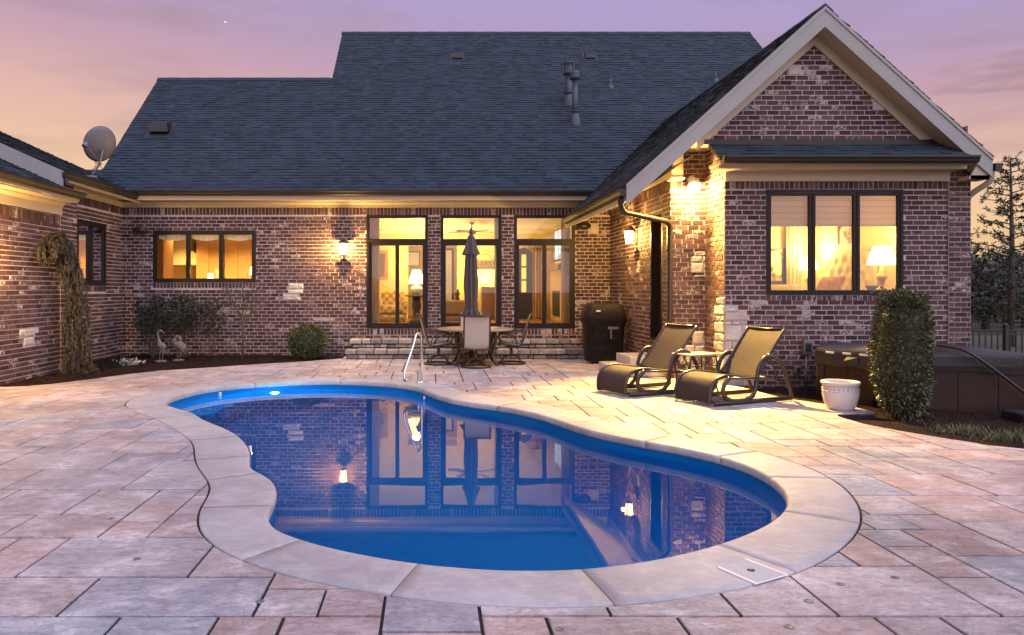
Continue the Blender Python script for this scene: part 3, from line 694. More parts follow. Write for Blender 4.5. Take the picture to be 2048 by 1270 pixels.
# wing
WWn = (ux(1532,YW), ux(1806,YW), zz(590,YW), zz(379,YW))
gap = (6.26, 5.60); gsl = .915
def lohi(z):
    if z == 'apex': return gap
    return gap[0]-(gap[1]-z)/gsl, gap[0]+(gap[1]-z)/gsl
def single(c, d, a, b):
    u = (c+d)/2; z = (a+b)/2; px = PX+F*u/YW; py = PY-F*(z-CH)/YW
    if z > 3.3: return False
    if px > 1620 and py > 690: return False
    if px < 1590 and py > 645: return False
    if 1735 < px < 1875 and py > 585: return False
    return py < 690
stW = []
for x0,x1,y0,y1 in ((1450,1476,616,623),(1450,1494,625,641),(1450,1462,642.5,649),(1463,1478,642.5,649),(1479,1494,642.5,649),(1450,1482,651,681),(1484,1498,651,659),(1484,1498,660,668),(1484,1500,669,682),
                    (1450,1463,683,705),(1464,1476,684,705),(1478,1502,683,705),(1450,1480,707,724),(1482,1504,707,722),(1450,1470,726,748),(1472,1500,725,748),(1450,1484,750,772),(1486,1504,750,772)):
    stW.append(stpx(x0,x1,y0,y1,YW,.025))
stW += [stpx(1574,1602,129,150,YW), stpx(1742,1768,197,204,YW), stpx(1745,1768,205,222,YW)]
wall('wall_wing', (0,YW,0), SX, -SY, XW0, XW1, -.25, 3.93, [WWn], [(XW0,XW1-.33,3.165,3.30), (WWn[0],WWn[1],WWn[2]-.095,WWn[2])], stW, lohi=lohi, single=single, zstart=-.25)
stR = []
z_ = -.1; k = 0                     # toothed quoin stones round the corner
for h, wd in ((.19,.42),(.12,.30),(.2,.5),(.1,.28),(.16,.44),(.13,.34),(.18,.40),(.10,.25),(.16,.38),(.12,.22)):
    stR.append((YW, YW+wd*.55, z_, z_+h, .025)); stR.append((YW+wd*.55, min(YR-.02, YW+wd*.55+.2), z_, z_+h*.9, .02)); z_ += h+.006
wall('wall_wing_return', (XW0,0,0), SY, -SX, YW, YR, -.25, 3.93, [], [], stR, zstart=-.25)
stN = [stpx(1389,1420,503,511,YR,.025), stpx(1382,1404,512.5,524,YR,.025), stpx(1405,1421,512.5,522,YR,.025), stpx(1382,1406,526,546,YR,.03), stpx(1408,1422,524,536,YR,.02), stpx(1408,1422,538,548,YR,.02), stpx(1388,1421,549.5,554,YR,.02)]
stN += [stpx(a,b,c,d,YR,.025) for a,b,c,d in ((1385,1408,662,688),(1389,1408,690,706),(1370,1388,690,706),(1380,1409,708,724),(1360,1379,708,726),(1372,1408,726,750))]
wall('wall_wing_recess', (0,YR,0), SX, -SY, XS, XW0, -.25, 3.93, [], [(XS,XS+.2,3.28,3.46)], stN, zstart=-.25)
DR = (13.02, 13.76, .60, 2.97)
wall('wall_wing_side', (XS,0,0), SY, -SX, YR, YB, -.25, 3.62, [DR], [(YR,YB,3.285,3.47), (DR[0],DR[1],DR[2]-.12,DR[2])],
     [(14.42,14.62,1.98,2.12,.02),(14.40,14.66,1.86,1.975,.02)], zstart=-.25)
mb = MB(); mb.quad((XW1,YW,-.25),(XW1,17,-.25),(XW1,17,4.2),(XW1,YW,4.2)); mb.build('wall_wing_far_side', M['mortar'], house, True)
mb = MB(); mb.box(XB-3.5,12,24.4,24.5,-.25,4); mb.box(11.9,12,16.9,24.4,-.25,4); mb.box(XB-3.5,XB-3.4,16.9,24.4,-.25,4); mb.build('wall_rear', M['mortar'], house, True)
# ---------------------------------------------------------------- windows
def fbox(mb, f, u0, u1, z0, z1, d0, d1):
    vs = [f(u,z,d) for d in (d0,d1) for z in (z0,z1) for u in (u0,u1)]
    mb.add(vs, [(0,1,3,2),(4,6,7,5),(0,4,5,1),(2,3,7,6),(0,2,6,4),(1,5,7,3)])
def window(name, f, o, lites, fw=.06, fr_d=(-.10,.012), label=None):
    """lites: list of (u0,u1,z0,z1, sash_width) openings; frame bars fill between them"""
    u0, u1, z0, z1 = o; mb = MB()
    fbox(mb, f, u0, u0+fw, z0, z1, *fr_d); fbox(mb, f, u1-fw, u1, z0, z1, *fr_d); fbox(mb, f, u0+fw, u1-fw, z0, z0+fw, *fr_d); fbox(mb, f, u0+fw, u1-fw, z1-fw, z1, *fr_d)
    fo = mb.build(name, M['frame'], house, True)
    if label: fo['label'] = label
    for a, b, c, d, sw, dd in lites:
        s_ = MB()
        if sw > 0:
            fbox(s_, f, a, a+sw, c, d, dd-.05, dd); fbox(s_, f, b-sw, b, c, d, dd-.05, dd); fbox(s_, f, a+sw, b-sw, c, c+sw, dd-.05, dd); fbox(s_, f, a+sw, b-sw, d-sw, d, dd-.05, dd)
            s_.build('sash', M['frame'], fo)
        p = MB(); fbox(p, f, a+sw, b-sw, c+sw, d-sw, dd-.03, dd-.024); p.build('pane', M['glass'], fo)
    return fo
fb = lambda u, z, d: Vector((u, YB-d, z))
for o in (D1, D2, D3):
    zt = zz(482)
    sl_ = o is not D2
    mid = (o[0]+o[1])/2
    lits = [(o[0]+.05, o[1]-.05, zt+.03, o[3]-.05, .02, -.01)]
    if sl_: lits += [(o[0]+.05, mid+.03, o[2]+.05, zt-.03, .075, -.02), (mid-.03, o[1]-.05, o[2]+.05, zt-.03, .075, .004)]
    else: lits += [(o[0]+.05, o[1]-.05, o[2]+.05, zt-.03, .075, .0)]
    fo = window('window', fb, o, lits, .05, label=['sliding glass door under a transom, lamp behind', 'fixed glass door panel under a transom, umbrella before it', 'sliding glass door under a transom, television behind'][(D1,D2,D3).index(o)])
    mb = MB(); fbox(mb, fb, o[0]+.05, o[1]-.05, zt-.03, zt+.03, -.1, .010); mb.build('transom_bar', M['frame'], fo)
w3 = (K1[1]-K1[0]-.10)/3
fo = window('window', fb, K1, [(K1[0]+.05+k*w3+.004, K1[0]+.05+(k+1)*w3-.004, K1[2]+.05, K1[3]-.05, .045, .0) for k in range(3)], .05, label='kitchen window of three lights')
fl = lambda u, z, d: Vector((XB+d, u, z))
o = WBw; m_ = (o[0]+o[1])/2
window('window', fl, o, [(o[0]+.06, m_-.01, o[2]+.06, o[3]-.06, .05, .0), (m_+.01, o[1]-.06, o[2]+.06, o[3]-.06, .05, .0)], .06, label='unlit casement window beside the corner')
fw_ = lambda u, z, d: Vector((u, YW-d, z))
o = WWn; wp = (o[1]-o[0]-.06)/3
window('window', fw_, o, [(o[0]+.03+k*wp+.006, o[0]+.03+(k+1)*wp-.006, o[2]+.03, o[3]-.05, .048, .0) for k in range(3)], .045, label='bedroom window of three tall lights with shades')
# side door, set deep
fd = lambda u, z, d: Vector((XS-d, u, z))
mb = MB(); fbox(mb, fd, DR[0], DR[0]+.06, DR[2], DR[3], -.22, .004); fbox(mb, fd, DR[1]-.06, DR[1], DR[2], DR[3], -.22, .004); fbox(mb, fd, DR[0]+.06, DR[1]-.06, DR[3]-.06, DR[3], -.22, .004); fbox(mb, fd, DR[0]+.06, DR[1]-.06, DR[2], DR[2]+.04, -.22, .004)
dor = mb.build('door', M['frame'], house, True)
mb = MB(); fbox(mb, fd, DR[0]+.06, DR[1]-.06, DR[2]+.04, DR[3]-.06, -.2, -.15); mb.build('door_leaf', M['darkwood'], dor)
mb = MB(); mb.tube([(XS+.15,13.15,1.55),(XS+.09,13.15,1.55),(XS+.09,13.27,1.55)], .012, 8); mb.build('handle', M['chrome'], dor)
# ---------------------------------------------------------------- roofs
def shingles(parent, O, ud, vd, rows, vmax, ex=.122):
    O, ud, vd = Vector(O), Vector(ud).normalized(), Vector(vd).normalized(); nn = ud.cross(vd); nn = nn if nn.z > 0 else -nn
    mb = MB(); v = 0
    while v < vmax:
        iv = rows(v)
        if iv:
            u = iv[0]-R.uniform(0, .2)
            while u < iv[1]:
                wd = R.uniform(.11, .26); a, b = max(u, iv[0]), min(u+wd-.003, iv[1]); t = R.choice((.009,.011,.018,.021)); u += wd
                if b-a < .02: continue
                j = R.uniform(-.004, .004); v1 = min(vmax, v+ex*1.02)
                p = [O+ud*a+vd*(v+j)+nn*t, O+ud*b+vd*(v+j)+nn*t, O+ud*b+vd*v1+nn*.003, O+ud*a+vd*v1+nn*.003, O+ud*a+vd*(v+j), O+ud*b+vd*(v+j)]
                mb.add(p, [(0,1,2,3),(4,5,1,0)])
        v += ex
    return tag(mb.build('shingles', M['shingle'], parent), kind='stuff')
PT = .9; EZ, EY = 3.78, 16.40; cs = 1/math.hypot(1, PT); VD = Vector((0, cs, PT*cs))
YL, ZL = 20.55, EZ+PT*(20.55-EY); YH, ZH = 22.94, EZ+PT*(22.94-EY)
def slab3(mb, quad, th=.06):
    n = (quad[1]-quad[0]).cross(quad[2]-quad[0]).normalized(); n = n if n.z > 0 else -n; k = len(quad)
    top = [p-n*.002 for p in quad]; bot = [p-n*th for p in quad]
    mb.add(top+bot, [list(range(k)), list(range(k, 2*k))[::-1]]+[(i, (i+1) % k, (i+1) % k+k, i+k) for i in range(k)])
AX, AZ, RY = 6.195, 6.015, 11.40      # wing ridge
XLE = 3.07; ZLE = AZ-PT*(AX-XLE)      # left eave
mb = MB()
Pm = lambda x, y: Vector((x, y, EZ+PT*(y-EY)))
slab3(mb, [Pm(-7.72,EY), Pm(10.09,EY), Pm(10.09,YH), Pm(-2.80,YH), Pm(-2.80,YL), Pm(-7.72,YL)])
Pb = lambda x, y, zt, yt: Vector((x, y, zt-PT*(y-yt)))
slab3(mb, [Pb(-7.72,YL,ZL,YL), Pb(-2.80,YL,ZL,YL), Pb(-2.8,24.6,ZL,YL), Pb(-7.72,24.6,ZL,YL)])
slab3(mb, [Pb(-2.80,YH,ZH,YH), Pb(10.09,YH,ZH,YH), Pb(10.09,29,ZH,YH), Pb(-2.8,29,ZH,YH)])
# gable end between the two ridge heights
mb.add([(-2.78,YL,ZL-.05),(-2.78,YH,ZH-.05),(-2.78,YH+(ZH-ZL)/PT,ZL-.05)], [(0,1,2)])
roof = mb.build('roof', M['roof_base'], house, True)
def rowsM(v):
    y = EY+v*cs; z = EZ+v*cs*PT
    hi = 10.09
    if z < AZ: hi = AX-(AZ-z)/PT+.02
    return (-7.72 if y < YL else -2.80, hi)
shingles(roof, (0,EY,EZ), SX, VD, rowsM, (YH-EY)/cs)
mb = MB()
for k in range(43): mb.prism([(YH-.13,ZH-.09),(YH,ZH+.028+.004*(k%2)),(YH+.13,ZH-.09)], 0, -2.82+k*.3, -2.82+k*.3+.305)
for k in range(16): mb.prism([(YL-.13,ZL-.09),(YL,ZL+.028+.004*(k%2)),(YL+.13,ZL-.09)], 0, -7.74+k*.305, -7.74+k*.305+.31)
tag(mb.build('ridge_cap', M['shingle'], roof), kind='stuff')
# wing roof
mb = MB(); Pw = lambda x, y: Vector((x, y, AZ-PT*abs(AX-x)))
slab3(mb, [Pw(XLE,RY+.02), Pw(AX,RY+.02), Pw(AX,19.2), Pw(XLE,16.6)]); slab3(mb, [Pw(AX,RY+.02), Pw(8.85,RY+.02), Pw(8.85,19.2), Pw(AX,19.2)])
wroof = mb.build('roof', M['roof_base'], house, True)
VW = Vector((cs, 0, PT*cs))
def rowsW(v):
    x = XLE+v*cs; z = ZLE+v*cs*PT
    return (RY-.012, EY+(z-EZ)/PT+.02 if z > EZ-.25 else EY-.1)
shingles(wroof, (XLE,0,ZLE), SY, VW, rowsW, (AX-XLE)/cs)
shingles(wroof, (8.85,0,AZ-PT*(8.85-AX)), SY, (-cs,0,PT*cs), lambda v: (RY-.012, 19), (8.85-AX)/cs)
mb = MB()
for k in range(26): mb.prism([(AX-.13,AZ-.09),(AX,AZ+.026+.004*(k%2)),(AX+.13,AZ-.09)], 1, RY-.012+k*.3, RY-.012+k*.3+.305)
tag(mb.build('ridge_cap', M['shingle'], wroof), kind='stuff')
# rakes: face board, drip edge, raked soffit, frieze against the brick
def rake(mb, xa, za, xb, zb, t0, t1, y0, y1): mb.prism([(xa,za-t0),(xb,zb-t0),(xb,zb-t1),(xa,za-t1)], 1, y0, y1)
mb = MB(); xr = 8.83; zr = AZ-PT*(xr-AX)
rake(mb, XLE,ZLE,AX,AZ, .004,.34, RY-.006,RY+.019); rake(mb, AX,AZ,xr,zr, .004,.34, RY-.006,RY+.019)
mb.build('rake_board', M['rake'], wroof)
mb = MB(); rake(mb, XLE,ZLE,AX,AZ, .02,.075, RY-.022,RY-.0065); rake(mb, AX,AZ,xr,zr, .02,.075, RY-.022,RY-.0065); mb.build('drip_edge', M['rake'], wroof)
mb = MB(); rake(mb, XLE+.05,ZLE+.045,AX,AZ, .30,.325, RY+.03,YW+.02); rake(mb, AX,AZ,xr-.03,zr+.027, .30,.325, RY+.03,YW+.02); 
rake(mb, XLE+.05,ZLE+.045,XW0,AZ-PT*(AX-XW0), .305,.33, YW+.02,YR+.02)
mb.build('raked_soffit', M['soffit'], wroof)
mb = MB(); rake(mb, 4.30,AZ-PT*(AX-4.30),AX,AZ, .30,.52, YW-.035,YW-.012); rake(mb, AX,AZ,8.45,AZ-PT*(8.45-AX), .30,.52, YW-.035,YW-.012); mb.build('rake_frieze', M['trim'], wroof)
mb = MB(); mb.box(xr-.32,xr-.02,RY+.031,YW-.04,zr-.36,zr-.30); mb.prism([(xr-.35,zr-.36),(xr,zr-.36),(xr,zr-.06),(xr-.12,zr+.03)], 1, RY+.031, RY+.06); mb.build('eave_return', M['trim'], wroof)
# left eave of the wing: fascia, sloped soffit back to the side wall, frieze
mb = MB(); mb.box(XLE+.005,XLE+.03,RY+.03,EY+.3,ZLE-.27,ZLE-.07); mb.build('fascia', M['trim'], wroof)
mb = MB(); mb.add([(XLE+.03,RY+.035,ZLE-.24),(XS-.01,RY+.035,3.66),(XS-.01,YB-.01,3.66),(XLE+.03,YB-.01,ZLE-.24)], [(0,1,2,3)]); mb.build('eave_soffit', M['soffit'], wroof)
mb = MB(); mb.box(XS-.045,XS-.012,YR-.02,YB-.05,3.47,3.65); mb.box(XS-.06,XS-.0455,YR-.02,YB-.05,3.60,3.655); mb.build('frieze', M['trim'], wroof)
mb = MB(); mb.box(XS-.05,XS+.15,YR-.22,YR-.014,3.46,3.86); mb.box(XS-.07,XS+.17,YR-.24,YR-.012,3.42,3.459); mb.build('beam_end', M['trim'], wroof)
mb = MB(); mb.box(XS,XW0,YW+.02,YR,3.935,3.96); mb.build('recess_ceiling', M['soffit'], wroof)
# pent roof across the wing front
PZ0, PZ1, PY0 = 3.60, 3.90, 11.27
mb = MB(); slab3(mb, [Vector((4.50,PY0,PZ0)),Vector((8.42,PY0,PZ0)),Vector((8.30,YW,PZ1)),Vector((4.50,YW,PZ1))], .05); pent = mb.build('roof', M['roof_base'], house, True)
vp = Vector((0,YW-PY0,PZ1-PZ0)); lp = vp.length
shingles(pent, (0,PY0-.02,PZ0), SX, vp, lambda v: (4.48, 8.42-.12*v/lp), lp-.01, .115)
mb = MB(); mb.box(4.42,8.33,YW-.05,YW-.015,3.885,3.965); mb.build('flashing', M['gutter'], pent)
mb = MB(); mb.box(4.50,8.42,PY0+.02,YW-.013,3.50,3.545); mb.build('soffit', M['soffit'], pent)
mb = MB(); mb.box(XW0-.24,8.42,PY0+.12,YW-.014,3.44,3.499); mb.box(XW0-.02,XW1-.33,YW-.06,YW-.012,3.29,3.439); mb.box(XW0-.02,XW1-.33,YW-.075,YW-.061,3.40,3.4385); mb.build('frieze', M['trim'], pent)
mb = MB(); mb.box(XW1-.33,XW1+.025,YW-.03,YW-.0125,-.2,3.43); mb.build('pier_back', M['mortar'], pent)
bk = MB(); z = -.2; r_ = 0
while z < 3.4:
    for a, b in (((XW1-.325,XW1-.14),(XW1-.13,XW1+.02)) if r_ % 2 else ((XW1-.325,XW1-.24),(XW1-.23,XW1-.04),(XW1-.03,XW1+.02))):
        brick_faces(bk, lambda u,zq,d: Vector((u, YW-.03-d, zq)), a, b, z+.005, z+CP-.005, .009)
    z += CP; r_ += 1
tag(bk.build('brickwork', M['brick'], pent), kind='stuff')
# gutters (K profile) and downspouts
def gutter(parent, axis, a, b, x, z, sgn, wd=.125, h=.11):
    """profile in (across, z); across grows outwards by sgn"""
    t = .012; p = [(0,0),(wd*.62,0),(wd*.78,.02),(wd*.86,h*.55),(wd,h*.72),(wd,h),(wd-t,h),(wd-t,h*.74),(wd*.86-t,h*.6),(wd*.74-t,.03),(t,t),(t,h),(0,h)]
    poly = [(x+sgn*u, z+v) for u, v in p]; mb = MB()
    mb.prism(poly, axis, a, b)
    q = [(x+sgn*u, z+v) for u, v in p[:6]]+[(x, z+h)]
    for e in (a, b): mb.prism(q, axis, e-.006, e+.006)
    return mb.build('gutter', M['gutter'], parent)
gutter(roof, 0, -6.85, 3.66, EY-.01, 3.66, -1); gutter(wroof, 1, RY-.03, EY-.1, XLE-.005, ZLE-.19, -1); gutter(pent, 0, 4.52, 8.44, PY0-.015, PZ0-.10, -1); gutter(wroof, 1, RY-.02, 17, 8.86, AZ-PT*(8.86-AX)-.2, 1)
mb = MB(); mb.box(-7.1,XS-.0,EY+.0,EY+.025,3.56,3.74); mb.build('fascia', M['trim'], roof)
mb = MB(); mb.box(-7.1,XS-.08,EY+.026,YB-.013,3.56,3.585); mb.build('soffit', M['soffit'], roof)
mb = MB(); mb.box(XB+.012,XS-.07,YB-.045,YB-.013,3.44,3.559); mb.prism([(YB-.046,3.559),(YB-.046,3.50),(YB-.10,3.545),(YB-.10,3.559)], 0, XB+.012, XS-.07); mb.build('frieze', M['trim'], roof)
mb = MB()
for k in range(300): mb.box(-7.0+k*.037,-7.0+k*.037+.018,EY+.10,EY+.24,3.5575,3.5595)
tag(mb.build('vent_slots', M['gutter'], roof), kind='stuff')
mb = MB(); p = [(XLE-.06,RY+.10,ZLE-.19),(XLE-.06,RY+.10,ZLE-.29),(XLE-.05,RY+.11,ZLE-.35),(XLE-.02,RY+.14,ZLE-.40),(XLE+.04,RY+.20,ZLE-.43),(4.03,12.39,2.705),(4.085,12.455,2.67),(4.11,12.48,2.60),(4.11,12.48,2.5),(4.11,12.48,.14),(4.10,12.46,.07),(4.06,12.41,.03)]; mb.tube(p, .048, 8); mb.build('downspout', M['gutter'], wroof)
mb = MB()
for z in (2.2, .9): mb.box(4.045,4.158,12.475,12.535,z,z+.03)
mb.build('strap', M['gutter'], wroof)
mb = MB(); p = catmull([(8.93,RY+.15,3.47),(8.93,RY+.15,3.33),(8.90,RY+.2,3.24),(8.80,YW,3.12),(8.76,YW+.08,3.02),(8.76,YW+.1,2.8),(8.76,YW+.1,0)], 5); mb.tube(p, .045, 8); mb.build('downspout', M['trim'], wroof)
# ---- left wing roofs (5 in 12): the garage and the link behind it
P2 = .446; EXB, EZB = -6.72, 3.72; cs2 = 1/math.hypot(1, P2); VB = Vector((-cs2,0,P2*cs2))
mb = MB(); Pl = lambda x, y, dz=0: Vector((x, y, EZB+P2*(EXB-x)+dz)); slab3(mb, [Pl(EXB,13.25), Pl(EXB,17.2), Pl(-10.4,17.2), Pl(-10.4,13.25)]); lroof = mb.build('roof', M['roof_base'], house, True)
shingles(lroof, (EXB,0,EZB), SY, VB, lambda v: (13.22, 17.2), 3.68/cs2)
XE2, ZE2 = -6.50, 3.32
mb = MB(); Pg = lambda x, y: Vector((x, y, ZE2+P2*(XE2-x))); slab3(mb, [Pg(XE2,5.8), Pg(XE2,13.40), Pg(-10.4,13.40), Pg(-10.4,5.8)]); groof = mb.build('roof', M['roof_base'], house, True)
shingles(groof, (XE2,0,ZE2), SY, VB, lambda v: (5.8, 13.24 if v > .1 else 13.42), 3.9/cs2)
mb = MB(); rake(mb, -10.4, Pl(-10.4,0).z, EXB+.02, EZB-.01, .01, .30, 13.205, 13.245); mb.build('rake_board', M['rake'], lroof)
mb = MB(); mb.box(EXB-.02,EXB+.005,13.26,16.9,EZB-.2,EZB-.04); mb.build('fascia', M['trim'], lroof)
mb = MB(); mb.box(XB+.02,EXB-.021,13.26,YB-.02,3.56,3.585); mb.build('soffit', M['soffit'], lroof)
mb = MB(); mb.box(XB+.013,XB+.045,YA1,YB-.05,3.44,3.559); mb.build('frieze', M['trim'], lroof)
gutter(lroof, 1, 13.20, 16.35, EXB+.006, EZB-.15, 1)
mb = MB(); mb.box(XE2-.03,XE2-.005,5.8,13.42,ZE2-.15,ZE2-.03); mb.build('fascia', M['trim'], groof)
mb = MB(); mb.box(XA+.02,XE2-.031,5.8,13.42,3.14,3.165); mb.build('soffit', M['soffit'], groof)
mb = MB(); mb.box(XA+.013,XA+.05,5.8,YA1-.62,2.92,3.139); mb.prism([(XA+.05,3.139),(XA+.05,3.07),(XA+.12,3.125),(XA+.12,3.139)], 1, 5.8, YA1-.62); mb.build('frieze', M['trim'], groof)
gutter(groof, 1, 5.8, 13.45, XE2-.004, ZE2-.11, 1)
mb = MB(); mb.box(XA-.1,XE2-.03,13.39,13.42,3.17,3.34); mb.build('end_board', M['trim'], groof)
mb = MB(); mb.tube([(EXB+.06,13.24,3.62),(EXB+.06,13.24,3.45),(XE2-.05,13.3,3.42)], .045, 8); mb.build('downspout', M['gutter'], lroof)
# a further roof showing past the link
mb = MB(); slab3(mb, [Vector((-14,17.3,3.9)),Vector((-7.7,17.3,3.9)),Vector((-7.7,18.2,4.55)),Vector((-14,18.2,4.55))]); mb.build('roof', M['shingle'], house, True)
# ---- roof fittings (things of their own standing on the slope)
def rpt(px, py):
    Y = 18168.5/(727+py); return Vector(((px-PX)/F*Y, Y, EZ+PT*(Y-EY)))
def flue(px, py, h, r, label, cap):
    p = rpt(px, py); t = thing('flue_pipe', p, label, 'vent pipe', 'vent pipes on the roof')
    mb = MB(); mb.lathe([(.20*r/.09,-.22),(.2*r/.09,-.1),(r*1.5,.16),(r*1.25,.20)], 16, p); mb.build('boot', M['flue'], t, True)
    mb = MB(); mb.lathe([(r,-.1),(r,h)], 16, p); mb.lathe([(r*1.35,.24),(r*1.35,.27)], 16, p); mb.build('pipe', M['flue'], t, True)
    mb = MB()
    if cap == 'crown':
        mb.lathe([(r,h-.02),(r*1.7,h+.01),(r*1.7,h+.04),(r*1.25,h+.05),(r*1.25,h+.28),(r*1.55,h+.30),(r*1.55,h+.33),(0,h+.34)], 16, p)
        for k in range(8):
            a = k*math.pi/4; mb.box(p.x+r*1.42*math.cos(a)-.01, p.x+r*1.42*math.cos(a)+.01, p.y+r*1.42*math.sin(a)-.01, p.y+r*1.42*math.sin(a)+.01, p.z+h+.04, p.z+h+.3)
    else: mb.lathe([(r,h-.06),(r*1.75,h-.03),(r*1.9,h+.03),(r*1.6,h+.09),(r*1.8,h+.12),(r*1.3,h+.18),(0,h+.2)], 16, p)
    mb.build('cap', M['flue'], t, True)
flue(1138,205,.75,.095,'dark flue pipe with a slotted crown, behind the domed one','crown'); flue(1150,243,1.12,.075,'tall dark flue pipe with a round domed cap on the roof','dome')
for px, py, h, lab in ((1221,172,.22,'short thin vent pipe on the slope beside the tall flues'), (1431,160,.24,'thin vent pipe near the wing ridge')):
    p = rpt(px, py); t = thing('vent_pipe', p, lab, 'vent pipe', 'vent pipes on the roof'); mb = MB(); mb.lathe([(.16,-.16),(.1,-.02),(.04,.06)], 14, p); mb.build('boot', M['flue'], t, True); mb = MB(); mb.lathe([(.032,-.05),(.032,h),(0,h)], 12, p); mb.build('pipe', M['flue'], t, True)
for px, py, sc, lab in ((320,264,1.25,'black box vent on the lower roof near its edge'), (915,116,.8,'small black roof vent high on the slope, nearer the middle'), (1180,116,.8,'small black roof vent high on the slope above the flues')):
    p = rpt(px, py); t = thing('roof_vent', p, lab, 'roof vent', 'box vents on the roof'); s_ = sc
    mb = MB(); mb.add([(p.x-.2*s_,p.y-.12*s_,p.z-.02),(p.x+.2*s_,p.y-.12*s_,p.z-.02),(p.x+.2*s_,p.y+.18*s_,p.z+.1*s_),(p.x-.2*s_,p.y+.18*s_,p.z+.1*s_),(p.x-.17*s_,p.y-.1*s_,p.z+.16*s_),(p.x+.17*s_,p.y-.1*s_,p.z+.16*s_),(p.x+.17*s_,p.y+.12*s_,p.z+.24*s_),(p.x-.17*s_,p.y+.12*s_,p.z+.24*s_)],
        [(0,1,5,4),(1,2,6,5),(2,3,7,6),(3,0,4,7),(4,5,6,7)]); mb.build('hood', M['black'], t, True)
    mb = MB(); mb.add([Vector((p.x-.26*s_,p.y-.2*s_,p.z-.2*s_*PT+.025)),Vector((p.x+.26*s_,p.y-.2*s_,p.z-.2*s_*PT+.025)),Vector((p.x+.26*s_,p.y+.25*s_,p.z+.25*s_*PT+.025)),Vector((p.x-.26*s_,p.y+.25*s_,p.z+.25*s_*PT+.025))], [(0,1,2,3)]); mb.build('flange', M['black'], t, True)
# satellite dish on the link roof
b0 = Vector((at(180,352,14.6).x, 14.6, 0)); b0.z = Pl(b0.x,0).z
sd = thing('satellite_dish', b0, 'grey satellite dish on a bent arm standing on the low roof', 'satellite dish')
c = at(201,292,14.6)
mb = MB(); mb.tube(catmull([b0+Vector((0,0,.0)), b0+Vector((.10,0,.14)), at(200,325,14.6), c+Vector((.02,.06,-.05))], 5), .022, 8); mb.tube([b0+Vector((-.12,0,.03)), b0+Vector((.14,0,.02))], .03, 8); mb.tube([b0+Vector((-.1,.1,.03)), at(193,330,14.62)], .010, 6); mb.build('mast', M['grey'], sd, True)
mb = MB(); prof = []
for k in range(9): r_ = k/8; prof.append((max(.0005, .385*r_), .10*r_*r_))
mb.lathe(prof, 32, sx=.86); mb.lathe([(max(.0005,.385*(8-k)/8), .10*((8-k)/8)**2+.006) for k in range(9)], 32, sx=.86)
rot = Vector((0,0,1)).rotation_difference(Vector((-.62,.50,.45)).normalized()).to_matrix().to_4x4(); mb.xf(Matrix.Translation(c+Vector((.03,0,0))) @ rot @ Matrix.Rotation(.6,4,'Z')); mb.build('reflector', mat('dish_grey', (.15,.14,.15), .5), sd, True)
mb = MB(); mb.tube([c+Vector((.02,.0,-.38)), at(172,290,14.2)], .012, 6); mb.tube([at(173,286,14.2), at(168,293,14.15)], .05, 10); mb.build('receiver', M['grey'], sd, True)
mb = MB(); mb.tube(catmull([c+Vector((0,0,-.2)), at(193,328,14.5), at(190,322,14.5), at(203,335,14.6), b0+Vector((.25,0,.15)), b0+Vector((.30,.2,.02))], 4), .006, 5); mb.build('cable', M['black'], sd, True)
# ================================================================ rooms behind the windows
def room(x0, x1, y0, y1, z0, z1, wm, cm, fm, doorway=None):
    mb = MB()
    mb.quad((x0,y0,z0),(x0,y1,z0),(x0,y1,z1),(x0,y0,z1)); mb.quad((x1,y0,z0),(x1,y1,z0),(x1,y1,z1),(x1,y0,z1))
    if doorway:
        a, b, h = doorway; mb.quad((x0,y1,z0),(a,y1,z0),(a,y1,z1),(x0,y1,z1)); mb.quad((b,y1,z0),(x1,y1,z0),(x1,y1,z1),(b,y1,z1)); mb.quad((a,y1,h),(b,y1,h),(b,y1,z1),(a,y1,z1))
    else: mb.quad((x0,y1,z0),(x1,y1,z0),(x1,y1,z1),(x0,y1,z1))
    mb.build('room_wall', wm, house, True)
    mb = MB(); mb.box(x0,x1,y0,y1,z0-.05,z0); mb.build('room_floor', fm, house, True)
    mb = MB(); mb.box(x0,x1,y0,y1,z1,z1+.05); mb.build('room_ceiling', cm, house, True)
    mb = MB(); c = .11
    mb.prism([(y1-.004,z1-.002),(y1-.004,z1-c),(y1-.03,z1-c),(y1-c,z1-.03),(y1-c,z1-.002)], 0, x0, x1); mb.build('crown_moulding', M['ceil'], house, True)
FZ = .64
room(-2.15, 3.78, YB+.02, 22.2, FZ, 3.36, M['cream'], M['ceil'], M['wood'], (-.70,.80,2.95))
room(-1.2, 1.2, 22.25, 24.2, FZ, 3.2, mat('hall_wall', (.42,.28,.14), .8), M['ceil'], M['wood'])
room(-8.2, -2.3, YB+.02, 20.6, FZ, 3.3, mat('kitchen_wall', (.74,.55,.22), .8), M['ceil'], M['wood'])
room(XW0+.1, XW1-.08, YW+.02, 16.35, FZ, 3.42, M['cream'], M['ceil'], M['wood'])
mb = MB(); mb.quad((-10,14.1,0),(-10,16.8,0),(-10,16.8,3.3),(-10,14.1,3.3)); mb.quad((-10,16.8,0),(XB-.02,16.8,0),(XB-.02,16.8,3.3),(-10,16.8,3.3)); mb.quad((-10,14.1,0),(XB-.02,14.1,0),(XB-.02,14.1,3.3),(-10,14.1,3.3)); mb.box(-10,XB-.02,14.1,16.8,3.3,3.35); mb.box(-10,XB-.02,14.1,16.8,0,.05); mb.build('room_wall', M['wood'], house, True)
